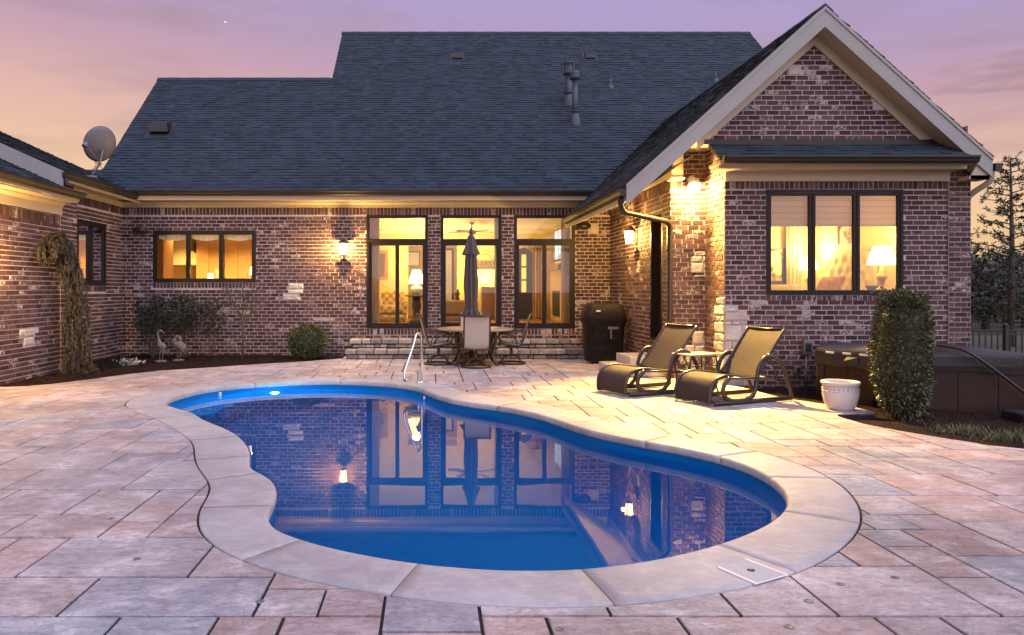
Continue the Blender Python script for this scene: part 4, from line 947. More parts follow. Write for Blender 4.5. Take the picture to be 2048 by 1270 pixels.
def table_lamp(p, h_base, r0, r1, hs, label, base_mat, power, prof=None, pr=.10):
    t = thing('table_lamp', p, label, 'table lamp')
    mb = MB(); mb.lathe(prof or [(.09,0),(.09,.02),(.03,.05),(.055,h_base*.3),(.035,h_base*.5),(.05,h_base*.65),(.015,h_base*.85),(.012,h_base+.05)], 18, p); mb.build('base', base_mat, t, True)
    mb = MB(); z = h_base; mb.lathe([(r0,z),(r0*.86+r1*.14,z+hs*.2),(r0*.45+r1*.55,z+hs*.6),(r1,z+hs)], 24, p); 
    mb.f = mb.f[:24*3]; mb.sm = mb.sm[:24*3]; mb.build('shade', M['shade'], t, True)
    lamp('table_lamp_bulb', Vector(p)+Vector((0,0,h_base+hs*1.15)), power, WARM, pr, t)
    return t
# living room
table_lamp(at(833,590,19.5), .30, .23, .11, .38, 'glass gourd table lamp with bright flared shade behind the sliding door', mat('green_glass', (.45,.42,.22), .1, spec=.8), 230, [(.10,0),(.10,.015),(.15,.06),(.175,.14),(.14,.22),(.05,.265),(.03,.27),(.02,.34)])
p = at(833,590,19.5)
t = thing('pedestal_table', (p.x,p.y,FZ), 'dark round pedestal table under the glass gourd lamp', 'side table'); mb = MB(); mb.lathe([(.30,p.z-FZ-.045),(.31,p.z-FZ-.03),(.31,p.z-FZ-.003),(0,p.z-FZ-.003)], 24, (p.x,p.y,FZ)); mb.build('tabletop', M['darkwood'], t, True)
mb = MB(); mb.lathe([(.20,0),(.21,.04),(.12,.12),(.09,.3),(.13,.45),(.11,p.z-FZ-.046)], 18, (p.x,p.y,FZ)); mb.build('pedestal', M['darkwood'], t, True)
def armchair(cx, cy, w, rz, label, m1, h=.84, d=.8):
    t = thing('armchair', (cx,cy,FZ), label, 'armchair', rz=rz)
    for nm, b in (('seat_cushion', (-w/2+.13,w/2-.13,-d/2,d/2-.2,.22,.46)), ('base', (-w/2+.02,w/2-.02,-d/2+.03,d/2-.02,.05,.215)), ('backrest', (-w/2+.1,w/2-.1,d/2-.24,d/2,.22,h)), ('armrest', (-w/2,-w/2+.15,-d/2,d/2-.05,.2,.60)), ('armrest', (w/2-.15,w/2,-d/2,d/2-.05,.2,.60))):
        mb = MB(); mb.bbox(*b, b=.055); mb.build(nm, m1, t)
    for x in (-w/2+.08, w/2-.08):
        mb = MB(); mb.lathe([(.018,0),(.026,.06)], 8, (x,-d/2+.08,0)); mb.build('leg', M['darkwood'], t)
    return t
pm = M['plaid']; n_ = pm.node_tree.nodes; l_ = pm.node_tree.links; wv = n_.new('ShaderNodeTexChecker'); wv.inputs['Scale'].default_value = 9; wv.inputs['Color1'].default_value = (.50,.38,.20,1); wv.inputs['Color2'].default_value = (.30,.19,.09,1); tcc = n_.new('ShaderNodeTexCoord'); l_.new(tcc.outputs['Object'], wv.inputs[0]); l_.new(wv.outputs[0], n_['Principled BSDF'].inputs['Base Color'])
armchair(-1.10, 20.6, .86, 0, 'plaid armchair seen through the sliding door nearest the wall lantern', pm)
sofa = armchair(.60, 19.6, 1.3, math.pi, 'brown leather sofa with its back to the middle glass door', mat('tan_leather', (.20,.11,.05), .5), .62, .9); sofa.name = 'sofa'; sofa['category'] = 'sofa'
for dx, hh, lab in ((-.22,.22,'small cream figurine on top of the sofa back'), (.10,.30,'dark brown urn shaped ornament beside the sofa')):
    q = Vector((.60+dx, 19.25, FZ+.62)); t = thing('ornament', q, lab, 'ornament'); mb = MB(); mb.lathe([(.05,0),(.06,.02),(.035,hh*.3),(.07,hh*.55),(.03,hh*.8),(.035,hh*.92),(0,hh)], 12, q); mb.build('body', M['fabric'] if dx < 0 else M['darkwood'], t, True)
def picture(p, w, h, label, fm, axis='x', inner_m=None, name='picture', cat='picture', fw=.05):
    t = thing(name, p, label, cat); f = (lambda u, z, d: Vector((p[0]+u, p[1]-d, p[2]+z))) if axis == 'x' else (lambda u, z, d: Vector((p[0]-d, p[1]+u, p[2]+z)))
    mb = MB(); fbox(mb, f, -w/2, -w/2+fw, -h/2, h/2, 0, .03); fbox(mb, f, w/2-fw, w/2, -h/2, h/2, 0, .03); fbox(mb, f, -w/2+fw, w/2-fw, -h/2, -h/2+fw, 0, .03); fbox(mb, f, -w/2+fw, w/2-fw, h/2-fw, h/2, 0, .03); mb.build('frame', fm, t, True)
    mb = MB(); fbox(mb, f, -w/2+fw, w/2-fw, -h/2+fw, h/2-fw, 0, .012); mb.build('print', inner_m or M['art'], t, True); return t
picture((-1.58,22.17,2.28), .52, .88, 'gilt framed mirror on the living room wall above the plaid armchair', M['gold'], inner_m=mat('mirror', (.7,.6,.4), .08, metal=1), name='wall_mirror', cat='mirror', fw=.09)
# far windows of the hall, dusk light put into the panes as a glow
picture((.30,24.17,2.0), .9, 1.8, 'dark framed hall window seen through the middle glass door', M['darkwood'], inner_m=M['dusk_glow'], name='hall_window', cat='window', fw=.06)
picture((-.62,24.17,2.55), .5, .5, 'small bright hall window above the gourd lamp', M['darkwood'], inner_m=M['dusk_glow'], name='hall_window', cat='window', fw=.03)
# metal scroll art, shelf, chest of drawers with lamp
t = thing('wall_art', (1.68,22.14,2.35), 'scrolled dark metal wall art with an arched top above the chest', 'wall art'); mb = MB()
arch = [(1.40,22.14,2.22),(1.40,22.14,2.36),(1.45,22.14,2.50),(1.56,22.14,2.60),(1.68,22.14,2.62),(1.80,22.14,2.54),(1.86,22.14,2.45),(1.95,22.14,2.40),(2.02,22.14,2.36),(2.03,22.14,2.22)]
mb.tube(catmull(arch, 4), .012, 6); mb.tube([(1.38,22.14,2.22),(2.06,22.14,2.22)], .012, 6)
for k in range(5): cx = 1.50+k*.12; mb.tube([(cx+.055*math.cos(a*.7), 22.14, 2.33+.055*math.sin(a*.7)) for a in range(9)], .008, 5)
mb.build('scrollwork', M['darkwood'], t, True)
t = thing('shelf', (1.7,22.1,2.17), 'dark wood wall shelf under the metal scroll art', 'shelf'); mb = MB(); mb.box(1.36,2.10,21.98,22.18,2.15,2.18); mb.build('board', M['darkwood'], t, True)
t = thing('chest_of_drawers', (1.86,21.8,FZ), 'tall brown wooden chest of drawers behind the middle glass door', 'chest'); mb = MB(); mb.bbox(1.52,2.22,21.55,22.1,FZ+.05,1.58, b=.01); mb.build('carcass', M['wood'], t, True)
for k in range(4): mb = MB(); mb.bbox(1.55,2.19,21.53,21.549,FZ+.09+k*.21,FZ+.28+k*.21, b=.004); dr = mb.build('drawer', M['wood'], t, True); mb = MB(); mb.lathe([(.008,0),(.016,.02),(.012,.03),(0,.032)], 10); mb.xf(Matrix.Translation((1.87,21.53,FZ+.185+k*.21)) @ Matrix.Rotation(math.pi/2,4,'X')); mb.build('knob', M['gold'], dr, True)
mb = MB(); mb.box(1.5,2.24,21.52,22.12,1.581,1.61); mb.build('top', M['wood'], t, True)
table_lamp((1.62,21.75,1.612), .12, .10, .06, .14, 'small glowing accent lamp on the chest of drawers', M['gold'], 110, pr=.05)
table_lamp((.02,21.6,FZ), 1.25, .22, .12, .30, 'added floor lamp brightening the living room, mostly hidden by the brick pier', M['gold'], 260, [(.14,0),(.14,.02),(.02,.05),(.014,1.3)], pr=.09).name = 'fill_floor_lamp'  # lamp added behind the pier to throw light on the ceiling
# arched door at the far wall, orange drapes, fireplace wall with television
t = thing('arched_door', (2.84,22.15,FZ), 'dark arched interior door with small yellow panes', 'door'); mb = MB()
mb.prism([(2.58,FZ),(3.08,FZ),(3.08,2.65),(3.0,2.76),(2.83,2.82),(2.66,2.76),(2.58,2.65)], 1, 22.10, 22.15); mb.build('leaf', M['darkwood'], t, True)
for k in range(3): mb = MB(); mb.box(2.76,2.90,22.085,22.098,1.45+k*.40,1.80+k*.40); mb.build('pane', glow('amber_pane', (.85,.62,.16), .55), t, True)
def drape(x0, x1, y, z0, z1, label, m, amp=.035, nf=5):
    t = thing('curtain', ((x0+x1)/2, y, z0), label, 'curtain'); n = nf*8; vs = []; 
    for z in (z0, z1):
        for k in range(n+1): vs.append((x0+(x1-x0)*k/n, y+amp*math.sin(k/n*nf*2*math.pi), z))
    vs += [(v[0], v[1]+.012, v[2]) for v in vs]; q = 2*(n+1); fs = [(k,k+1,k+n+2,k+n+1) for k in range(n)]+[(q+k,q+k+n+1,q+k+n+2,q+k+1) for k in range(n)]
    mb = MB(); mb.add(vs, fs, True); mb.build('panel', m, t, True)
    mb = MB(); mb.tube([(x0-.06,y,z1+.02),(x1+.06,y,z1+.02)], .014, 8); mb.build('rod', M['darkwood'], t, True); return t
drape(3.14, 3.52, 22.05, FZ+.02, 3.0, 'orange drape beside the arched interior door', mat('orange_fabric', (.40,.19,.05), .9))
drape(-1.47, -1.22, 17.15, FZ+.02, 3.27, 'pale mauve curtain at the side of the sliding door nearest the lantern', M['drape'], .03, 3)
drape(3.08, 3.30, 17.15, FZ+.02, 3.27, 'pale mauve curtain at the sliding door nearest the grill', M['drape'], .03, 3)
drape(1.50, 1.60, 17.15, FZ+.02, 3.27, 'narrow cream curtain edge at the middle glass door', M['fabric'], .02, 2)
t = thing('fireplace', (3.72,20.6,FZ), 'brown fireplace with mantel shelf under the television', 'fireplace')
mb = MB(); mb.box(3.55,3.77,19.5,21.6,FZ,2.08); mb.build('surround', mat('tan_stone', (.34,.21,.10), .8), t, True); mb = MB(); mb.box(3.40,3.77,19.4,21.7,2.081,2.20); mb.box(3.46,3.77,19.45,21.65,2.201,2.26); mb.build('mantel', M['wood'], t, True)
mb = MB(); mb.box(3.53,3.549,20.0,21.1,FZ+.15,1.50); mb.build('firebox', M['black'], t, True)
t = thing('television', (3.66,20.6,2.8), 'lit flat television screen on the wall above the mantel', 'television'); mb = MB(); mb.box(3.66,3.72,19.85,21.45,2.36,3.28); mb.build('case', M['black'], t, True)
tv = bpy.data.materials.new('tv_picture'); tv.use_nodes = True; n_ = tv.node_tree.nodes; l_ = tv.node_tree.links; b_ = n_['Principled BSDF']; nzt = n_.new('ShaderNodeTexNoise'); nzt.inputs['Scale'].default_value = 2.3; ctv = n_.new('ShaderNodeValToRGB'); e = ctv.color_ramp.elements
e[0].color = (.02,.05,.2,1); e[0].position = .3; e[1].color = (.75,.12,.08,1); e[1].position = .72
for p_, c__ in ((.42,(.15,.5,.55)),(.5,(.8,.85,.9)),(.6,(.85,.75,.7))): q = e.new(p_); q.color = (*c__, 1)
tcc = n_.new('ShaderNodeTexCoord'); l_.new(tcc.outputs['Object'], nzt.inputs[0]); l_.new(nzt.outputs['Fac'], ctv.inputs[0]); l_.new(ctv.outputs[0], b_.inputs['Emission Color']); b_.inputs['Emission Strength'].default_value = 1.3; b_.inputs['Base Color'].default_value = (.02,.02,.02,1)
mb = MB(); mb.box(3.652,3.659,19.9,21.4,2.41,3.24); mb.build('screen', tv, t, True)
t = thing('ceiling_fan', (1.1,19.6,3.35), 'ceiling fan with brown blades in the living room', 'ceiling fan'); mb = MB(); mb.lathe([(.06,0),(.06,-.05),(.02,-.06),(.02,-.2),(.11,-.22),(.12,-.3),(.05,-.34),(0,-.34)], 16, (1.1,19.6,3.35)); mb.build('motor', M['grey'], t, True)
for k in range(5):
    a = k*2*math.pi/5+.3; mb = MB(); mb.bbox(.12,.66,-.06,.06,-.006,.006, b=.003); mb.xf(Matrix.Translation((1.1,19.6,3.10)) @ Matrix.Rotation(a,4,'Z') @ Matrix.Rotation(.2,4,'X')); mb.build('blade', M['wood'], t, True)
for x, y, wh in ((-.9,18.6,'above the gourd lamp'),(1.1,18.4,'just inside the middle glass door'),(2.7,18.8,'just inside the door nearest the grill'),(.2,21.0,'near the hall opening'),(2.4,21.0,'near the arched door')):   # added ceiling lights that brighten the living room, none in view
    t = thing('fill_light', (x,y,3.358), 'added living room fill light '+wh, 'ceiling light', 'added fill lights in the living room'); mb = MB(); mb.lathe([(.085,-.003),(.085,-.0005),(.06,-.0005),(.055,-.002),(0,-.002)], 16, (x,y,3.357)); mb.build('trim_ring', M['ceil'], t, True)
    lamp('fill_bulb', (x,y,3.34), 190, WARM, .05, t, 'SPOT', spot_size=math.radians(118), spot_blend=.8)
# kitchen
def cabinet(x0, x1, y0, y1, z0, z1, label, m, doors=1, name='kitchen_cabinet', cat='cabinet', hgrp=None):
    t = thing(name, ((x0+x1)/2,y1,z0), label, cat); mb = MB(); mb.box(x0,x1,y0+.02,y1,z0,z1); mb.build('carcass', m, t, True); w_ = (x1-x0)/doors
    for k in range(doors):
        mb = MB(); mb.bbox(x0+k*w_+.006,x0+(k+1)*w_-.006,y0,y0+.019,z0+.006,z1-.006, b=.005); mb.build('door', m, t, True)
    return t
cabinet(-7.05,-6.72,18.2,18.9,FZ,3.0,'tall brown cabinet at the side of the kitchen window view', M['wood'])
cabinet(-6.45,-5.75,19.9,20.5,FZ,3.1,'tall maple cupboard beside the range hood', M['maple'], 2); cabinet(-5.7,-4.6,20.0,20.5,FZ,3.1,'wide maple cupboard with tall doors in the kitchen', M['maple'], 3)
cabinet(-7.9,-6.5,20.0,20.5,FZ,1.52,'maple base cabinet under the range hood', M['maple'], 3)
t = thing('range_hood', (-6.85,20.3,2.2), 'cream tapered range hood over the kitchen stove', 'range hood'); mb = MB(); mb.prism([(-7.3,2.22),(-6.42,2.22),(-6.42,2.50),(-6.62,2.62),(-6.68,3.2),(-7.02,3.2),(-7.08,2.62),(-7.3,2.50)], 1, 19.95, 20.5); mb.build('hood', M['fabric'], t, True); mb = MB(); mb.box(-7.33,-6.39,19.92,20.5,2.18,2.219); mb.build('rim', M['wood'], t, True)
for k in range(3):
    a, b = K1[0]+.05+k*w3+.03, K1[0]+.05+(k+1)*w3-.03; t = thing('valance', ((a+b)/2, YB+.16, 2.7), ['scalloped white valance in the kitchen light nearest the speaker','scalloped white valance in the middle kitchen light','scalloped white valance in the kitchen light behind the bare tree'][k], 'valance')
    n = 20; vs = [(a+(b-a)*i/n, YB+.16+.012*math.sin(i*1.9), 2.86) for i in range(n+1)]+[(a+(b-a)*i/n, YB+.16+.012*math.sin(i*1.9), 2.735-.055*math.sin(math.pi*i/n)) for i in range(n+1)]
    mb = MB(); mb.add(vs, [(i,i+1,i+n+2,i+n+1) for i in range(n)], True); mb.build('cloth', M['white'], t, True)
t = thing('kitchen_counter', (-5.2,17.3,FZ), 'wooden counter running under the kitchen window', 'counter'); mb = MB(); mb.box(-7.0,-4.0,17.0,17.62,1.60,1.64); mb.build('worktop', M['maple'], t, True); mb = MB(); mb.box(-6.95,-4.05,17.02,17.58,FZ,1.599); mb.build('base', M['maple'], t, True)
table_lamp((ux(421,17.3),17.3,1.642), .13, .085, .06, .15, 'small glowing lamp on the counter inside the kitchen window', M['gold'], 45, pr=.05)
table_lamp((ux(507,17.5),17.5,1.642), .25, .10, .07, .2, 'narrow lamp at the edge of the kitchen window behind the bare tree', M['gold'], 40, pr=.05)
for x, wh in ((-6.6,'near the range hood'),(-5.2,'over the middle of the room'),(-3.8,'farthest from the range hood')):  # unseen ceiling lights added to brighten the kitchen
    t = thing('fill_light', (x,18.9,3.298), 'added kitchen fill light '+wh, 'ceiling light', 'added fill lights in the kitchen'); mb = MB(); mb.lathe([(.085,-.003),(.085,-.0005),(.06,-.0005),(0,-.002)], 16, (x,18.9,3.297)); mb.build('trim_ring', M['ceil'], t, True); lamp('fill_bulb', (x,18.9,3.28), 1000, WARM, .05, t, 'SPOT', spot_size=math.radians(125), spot_blend=.8)
# bedroom
for k in range(3):
    a, b = WWn[0]+.03+k*wp+.03, WWn[0]+.03+(k+1)*wp+.015; zt, zb = WWn[3]-.07, zz(449,YW)
    t = thing('roman_shade', ((a+b)/2, YW+.15, zb), ['cream roman shade in the bedroom light nearest the stone corner','cream roman shade in the middle bedroom light','cream roman shade in the bedroom light above the tall clipped shrub'][k], 'window shade')
    mb = MB(); n = 5; hh = (zt-zb)/n
    for i in range(n):
        z = zb+i*hh; mb.prism([(YW+.15,z),(YW+.125,z+.006),(YW+.14,z+hh),(YW+.155,z+hh)], 0, a, b)
    mb.build('cloth', M['roman'], t, True)
    mb = MB(); mb.box(a,b,YW+.12,YW+.16,zb-.02,zb-.001); mb.build('bottom_bar', M['fabric'], t, True)
t = thing('bed', (7.7,14.8,FZ), 'bed with tall button tufted cream headboard in the bedroom', 'bed')
mb = MB(); mb.bbox(6.4,8.45,14.0,15.6,FZ+.25,1.38, b=.08); mb.build('mattress', M['fabric'], t, True); mb = MB(); mb.box(6.42,8.44,14.02,15.58,FZ,FZ+.249); mb.build('base', M['wood'], t, True)
hb = MB(); Y0, Y1, Zb, Zt = 13.95, 15.65, FZ, 2.36; nu, nv = 48, 40; vs = []; fs = []
for j in range(nv+1):
    for i in range(nu+1):
        u, v = i/nu, j/nv; s_ = .05*abs(math.sin((u*6+v*4.5)*math.pi))*abs(math.sin((u*6-v*4.5)*math.pi)); zt = Zt-.10*(2*u-1)**2
        vs.append((8.53-.03-s_*(1 if .03 < u < .97 and v < .97 else 0), Y0+(Y1-Y0)*u, Zb+(zt-Zb)*v))
for j in range(nv):
    for i in range(nu): a = j*(nu+1)+i; fs.append((a,a+1,a+nu+2,a+nu+1))
hb.add(vs, fs, True); hb.box(8.505,8.58,Y0,Y1,Zb,Zt-.1); hb.build('headboard', mat('tufted_cream', (.66,.52,.30), .8), t, True)
t = thing('pillow', (8.05,14.7,1.4), 'rust patterned pillow leaning on the tufted headboard', 'pillow'); mb = MB(); vs = []; n = 14; fs = []
for sd_ in (1, -1):
    for j in range(n+1):
        for i in range(n+1):
            u, v = i/n*2-1, j/n*2-1; k_ = (1-u**4)*(1-v**4); pin = 1-.06*(1-abs(u*v))
            vs.append((8.1+sd_*.10*k_**.6+v*.10, 14.75+u*.42*(1-.07*(1-v*v)), 1.62+v*.20*(1-.12*(1-u*u))))
for s0 in (0, (n+1)**2):
    for j in range(n):
        for i in range(n): a = s0+j*(n+1)+i; fs.append((a,a+1,a+n+2,a+n+1))
mb.add(vs, fs, True); mb.build('cover', M['rust'], t, True)
def nightstand(x, y, lab):
    t = thing('nightstand', (x,y,FZ), lab, 'nightstand'); mb = MB(); mb.bbox(x-.28,x+.28,y-.3,y+.3,1.475,1.52, b=.008); mb.build('top', M['wood'], t, True); mb = MB(); mb.box(x-.25,x+.25,y-.27,y+.27,FZ+.1,1.474); mb.build('carcass', M['wood'], t, True)
nightstand(8.2, 13.25, 'brown nightstand with bowl and large lamp by the bedroom window'); nightstand(8.2, 15.95, 'brown nightstand partly hidden behind the window mullion')
ent = [(.10,0),(.105,.02),(.04,.05),(.045,.14),(.085,.22),(.08,.28),(.04,.33),(.05,.38),(.018,.43),(.015,.50)]
table_lamp((8.15,13.1,1.522), .47, .245, .135, .33, 'large table lamp with trimmed white shade in the bedroom window', M['gold'], 170, ent)
table_lamp((8.2,15.75,1.522), .45, .21, .11, .30, 'second bedroom lamp half behind the window mullion', M['white'], 170, ent)
t = thing('bowl', (7.98,13.22,1.522), 'small brown bowl on the bedroom nightstand', 'bowl'); mb = MB(); mb.lathe([(.05,0),(.06,.005),(.09,.06),(.105,.09),(.098,.09),(.08,.055),(0,.012)], 18, (7.93,13.05,1.522)); mb.build('body', M['wood'], t, True)
picture((8.585,15.0,2.82), .55, .75, 'framed bedroom picture above the headboard, partly behind the mullion', M['wood'], 'y', fw=.05)
picture((7.72,16.33,2.06), .50, .80, 'dark framed landscape picture on the bedroom back wall', M['darkwood'], fw=.07)
drape(7.95, 8.30, 16.2, FZ+.02, 2.95, 'long cream curtain in the bedroom corner', M['fabric'], .03, 4)
armchair(7.05, 14.9, .9, -1.2, 'pale yellow armchair low in the bedroom window', M['fabric'], 1.0)
t = thing('fill_light', (6.4,14.0,3.418), 'added fill light in the bedroom ceiling', 'ceiling light'); mb = MB(); mb.lathe([(.085,-.003),(.085,-.0005),(.06,-.0005),(0,-.002)], 16, (6.4,14.0,3.417)); mb.build('trim_ring', M['ceil'], t, True)
lamp('fill_bulb', (6.4,14.0,3.4), 220, WARM, .05, t, 'SPOT', spot_size=math.radians(120), spot_blend=.8)  # extra ceiling light, added unseen to lift the bedroom brightness
# ================================================================ wall lanterns and flood lamp
def lantern(p, n, label, power):
    """p on the wall face, n outward normal"""
    p, n = Vector(p), Vector(n); t = thing('wall_lantern', p, label, 'wall lantern', 'wall lanterns'); c = p+n*.15
    rot = Matrix.Rotation(math.atan2(n.y, n.x), 4, 'Z'); T = Matrix.Translation(c) @ rot
    mb = MB(); mb.bbox(-.15,-.132,-.055,.055,-.16,.14, b=.006); mb.tube([(-.14,0,.06),(-.10,0,.17),(-.02,0,.215),(0,0,.19)], .011, 8); mb.xf(T); mb.build('bracket', M['metal'], t, True)
    mb = MB(); r0, r1, z0, z1 = .105, .075, .12, -.14
    for k in range(4):
        a = math.pi/4+k*math.pi/2; mb.tube([(r0*math.cos(a),r0*math.sin(a),z0),(r1*math.cos(a),r1*math.sin(a),z1)], .007, 6)
    mb.lathe([(.125,.118),(.125,.128),(.05,.19),(.018,.20),(.012,.225),(0,.23)], 4, smooth=False); mb.lathe([(.085,-.155),(.085,-.14),(.0,-.14)], 4, smooth=False); mb.xf(T @ Matrix.Rotation(0,4,'Z')); mb.build('cage', M['metal'], t, True)
    mb = MB(); mb.lathe([(.070,-.138),(.098,.116)], 4, smooth=False); mb.f = mb.f[:4]; mb.sm = mb.sm[:4]; mb.xf(T); mb.build('glass', M['seeded'], t, True)
    mb = MB(); mb.lathe([(.012,-.138),(.012,-.06),(.018,-.055),(.014,-.01),(0,.01)], 10); mb.xf(T); mb.build('candle_bulb', M['bulb'], t, True)
    lamp('lantern_light', c+n*.125, power, (1,.58,.15), .03, t)
lantern((ux(688,YB), YB-.01, zz(498,YB)), (0,-1,0), 'lit wall lantern on the brick between the kitchen window and the sliding door', 260)
lantern((XS-.01, 14.62, 2.60), (-1,0,0), 'lit wall lantern beside the dark side door of the wing', 240)
lantern((XA+.01, 10.85, 2.05), (1,0,0), 'wall lantern on the long brick wall just outside the view', 360)
ft = thing('flood_light', (4.52,12.58,3.42), 'bright round flood lamp under the wing eave, shining on the patio', 'flood light')
mb = MB(); mb.lathe([(.065,0),(.065,.03),(.05,.035)], 16); mb.xf(Matrix.Translation((4.52,12.59,3.45)) @ Matrix.Rotation(math.pi/2,4,'X')); mb.tube([(4.52,12.56,3.45),(4.52,12.46,3.44),(4.51,12.42,3.40)], .016, 8); mb.build('mount', M['white'], ft, True)
fdir = Vector((-.16,-.46,-.80)).normalized(); fc = Vector((4.50,12.38,3.37)); rotf = Vector((0,0,1)).rotation_difference(fdir).to_matrix().to_4x4()
mb = MB(); mb.lathe([(.04,-.06),(.07,-.05),(.105,.04),(.112,.085),(.104,.085),(.09,.04)], 20); mb.xf(Matrix.Translation(fc) @ rotf); mb.build('housing', M['white'], ft, True)
mb = MB(); mb.lathe([(.094,.045),(.098,.08),(.07,.12),(0,.135)], 20); mb.xf(Matrix.Translation(fc) @ rotf); mb.build('lens', M['flood'], ft, True)
l = lamp('flood_beam', fc+fdir*.16, 5600, (1,.60,.13), .06, ft, 'SPOT', spot_size=math.radians(90), spot_blend=1.0); l.rotation_euler = fdir.to_track_quat('-Z','Y').to_euler()
lamp('flood_spill', fc+fdir*.19, 330, (1,.62,.17), .06, ft)
# ================================================================ steps, patio furniture
def stone_course(mb_list, parent, x0, x1, y0, y1, z0, z1, lo=.12, hi=.34, axis='x', m=None):
    u = x0
    while u < x1-.02:
        wd = min(R.uniform(lo, hi), x1-u); 
        if x1-(u+wd) < .08: wd = x1-u
        mb = MB(); j = lambda: R.uniform(-.008, .008); e = .014
        a, b = u+.009, u+wd-.009; yy = y0+j()*2.2; z1_ = z1; z1 = z1-R.uniform(0,.018); z0 += .004
        vs = [(a,yy+e,z0+.003),(b,yy+e,z0+.003),(b,y1,z0+.003),(a,y1,z0+.003),(a+j()*.3,yy,z0+e),(b+j()*.3,yy,z0+e),(a+j()*.3,yy+j()*.4,z1-e),(b+j()*.3,yy+j()*.4,z1-e),(a+e*.4,yy+e,z1-.002+j()*.2),(b-e*.4,yy+e,z1-.002+j()*.2),(b,y1,z1-.002),(a,y1,z1-.002)]
        mb.add(vs, [(0,1,5,4),(4,5,7,6),(6,7,9,8),(8,9,10,11),(0,4,6,8,11,3),(1,2,10,9,7,5),(3,2,1,0),(2,3,11,10)])
        mb.build('stone', m or M['step'], parent, True); u += wd; z1 = z1_; z0 -= .004
sx0, sx1 = ux(690,16.05), ux(1168,16.05)
t = thing('stone_steps', ((sx0+sx1)/2,16.4,0), 'long pair of pale stone steps below the sliding doors', 'steps')
mb = MB(); mb.box(sx0+.03,sx1-.03,16.10,16.80,-.02,.185); mb.box(sx0+.10,sx1-.05,16.50,16.82,.185,.385); mb.build('core', M['grout'], t, True)
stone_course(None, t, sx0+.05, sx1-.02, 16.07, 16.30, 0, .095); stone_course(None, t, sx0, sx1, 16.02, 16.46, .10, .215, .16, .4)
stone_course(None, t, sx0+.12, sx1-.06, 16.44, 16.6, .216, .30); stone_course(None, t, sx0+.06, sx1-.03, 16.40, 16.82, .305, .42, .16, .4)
t = thing('stone_steps', (3.75,13.4,0), 'short rough stone steps at the dark side door behind the lounger', 'steps')
mb = MB(); mb.box(3.42,4.13,12.95,13.9,0,.17); mb.build('core', M['mortar'], t, True)
stone_course(None, t, 3.22, 4.14, 12.72, 13.95, 0, .16, .25, .5, m=M['stone']); stone_course(None, t, 3.55, 4.14, 12.98, 13.92, .165, .34, .3, .6, m=M['stone'])
# ---- covered grill
gx, gy = 3.62, 15.25
t = thing('covered_grill', (gx,gy,0), 'grill under a black fitted cover standing beside the stone steps', 'grill')
def sect(w, d, z, k=6):
    r = []
    for i in range(24):
        a = 2*math.pi*i/24; c, s_ = math.cos(a), math.sin(a); r.append((gx+w/2*math.copysign(abs(c)**.45, c), gy+d/2*math.copysign(abs(s_)**.45, s_)+.02*math.sin(5*a+z*3), z))
    return r
lv = [(.74,.56,.05),(.77,.58,.3),(.80,.60,.55),(.84,.62,.80),(.92,.66,.90),(.92,.66,.96),(.88,.64,1.05),(.80,.56,1.17),(.68,.42,1.24),(.60,.30,1.255)]
mb = MB(); vs = []; 
for w_, d_, z in lv: vs += sect(w_, d_, z)
fs = [(i*24+k, i*24+(k+1)%24, (i+1)*24+(k+1)%24, (i+1)*24+k) for i in range(len(lv)-1) for k in range(24)]+[[(len(lv)-1)*24+k for k in range(24)]]
mb.add(vs, fs, True); mb.build('cover', M['cover'], t, True)
mb = MB(); mb.bbox(gx+.02,gx+.24,gy-.345,gy-.322,.72,.77, b=.004); mb.box(gx+.07,gx+.10,gy-.343,gy-.325,.52,.719); mb.build('strap', M['grey'], t, True)
mb = MB(); mb.box(gx-.22,gx-.13,gy-.315,gy-.31,1.08,1.115); mb.xf(Matrix.Translation((0,-.012,0))); mb.build('label_patch', M['white'], t, True)
for x in (gx-.28, gx+.28):
    mb = MB(); mb.tube([(x-.018,gy-.18,.05),(x+.018,gy-.18,.05)], .05, 14); mb.build('wheel', M['black'], t, True)
# ---- dining set
tx, ty = at(950,657,15.05).x, 15.05
t = thing('patio_table', (tx,ty,0), 'round bronze patio table with the closed umbrella through it', 'table')
mb = MB(); mb.lathe([(.70,.695),(.775,.70),(.79,.715),(.785,.735),(.75,.742),(0,.742)], 48, (tx,ty,0)); mb.build('tabletop', mat('table_top', (.24,.17,.12), .35, col2=(.30,.22,.16), nscale=10, namt=.2), t, True)
for k in range(4):
    a = math.pi/4+k*math.pi/2; c, s_ = math.cos(a), math.sin(a); mb = MB(); mb.tube(catmull([(tx+r*c,ty+r*s_,z) for r, z in ((.50,.70),(.56,.55),(.50,.35),(.47,.2),(.56,.05),(.62,.0))], 4), .032, 8); mb.build('leg', M['metal'], t, True)
mb = MB(); mb.tube([(tx+.49*math.cos(a*math.pi/12),ty+.49*math.sin(a*math.pi/12),.33) for a in range(24)], .013, 6, True); mb.build('stretcher_ring', M['metal'], t, True)
t = thing('patio_umbrella', (tx-.03,ty,0), 'closed grey umbrella standing through the round table', 'umbrella'); uxx = at(942,465,ty).x
mb = MB(); mb.lathe([(.028,.02),(.028,2.70),(.0,2.72)], 12, (uxx,ty,0)); mb.build('pole', M['metal'], t, True)
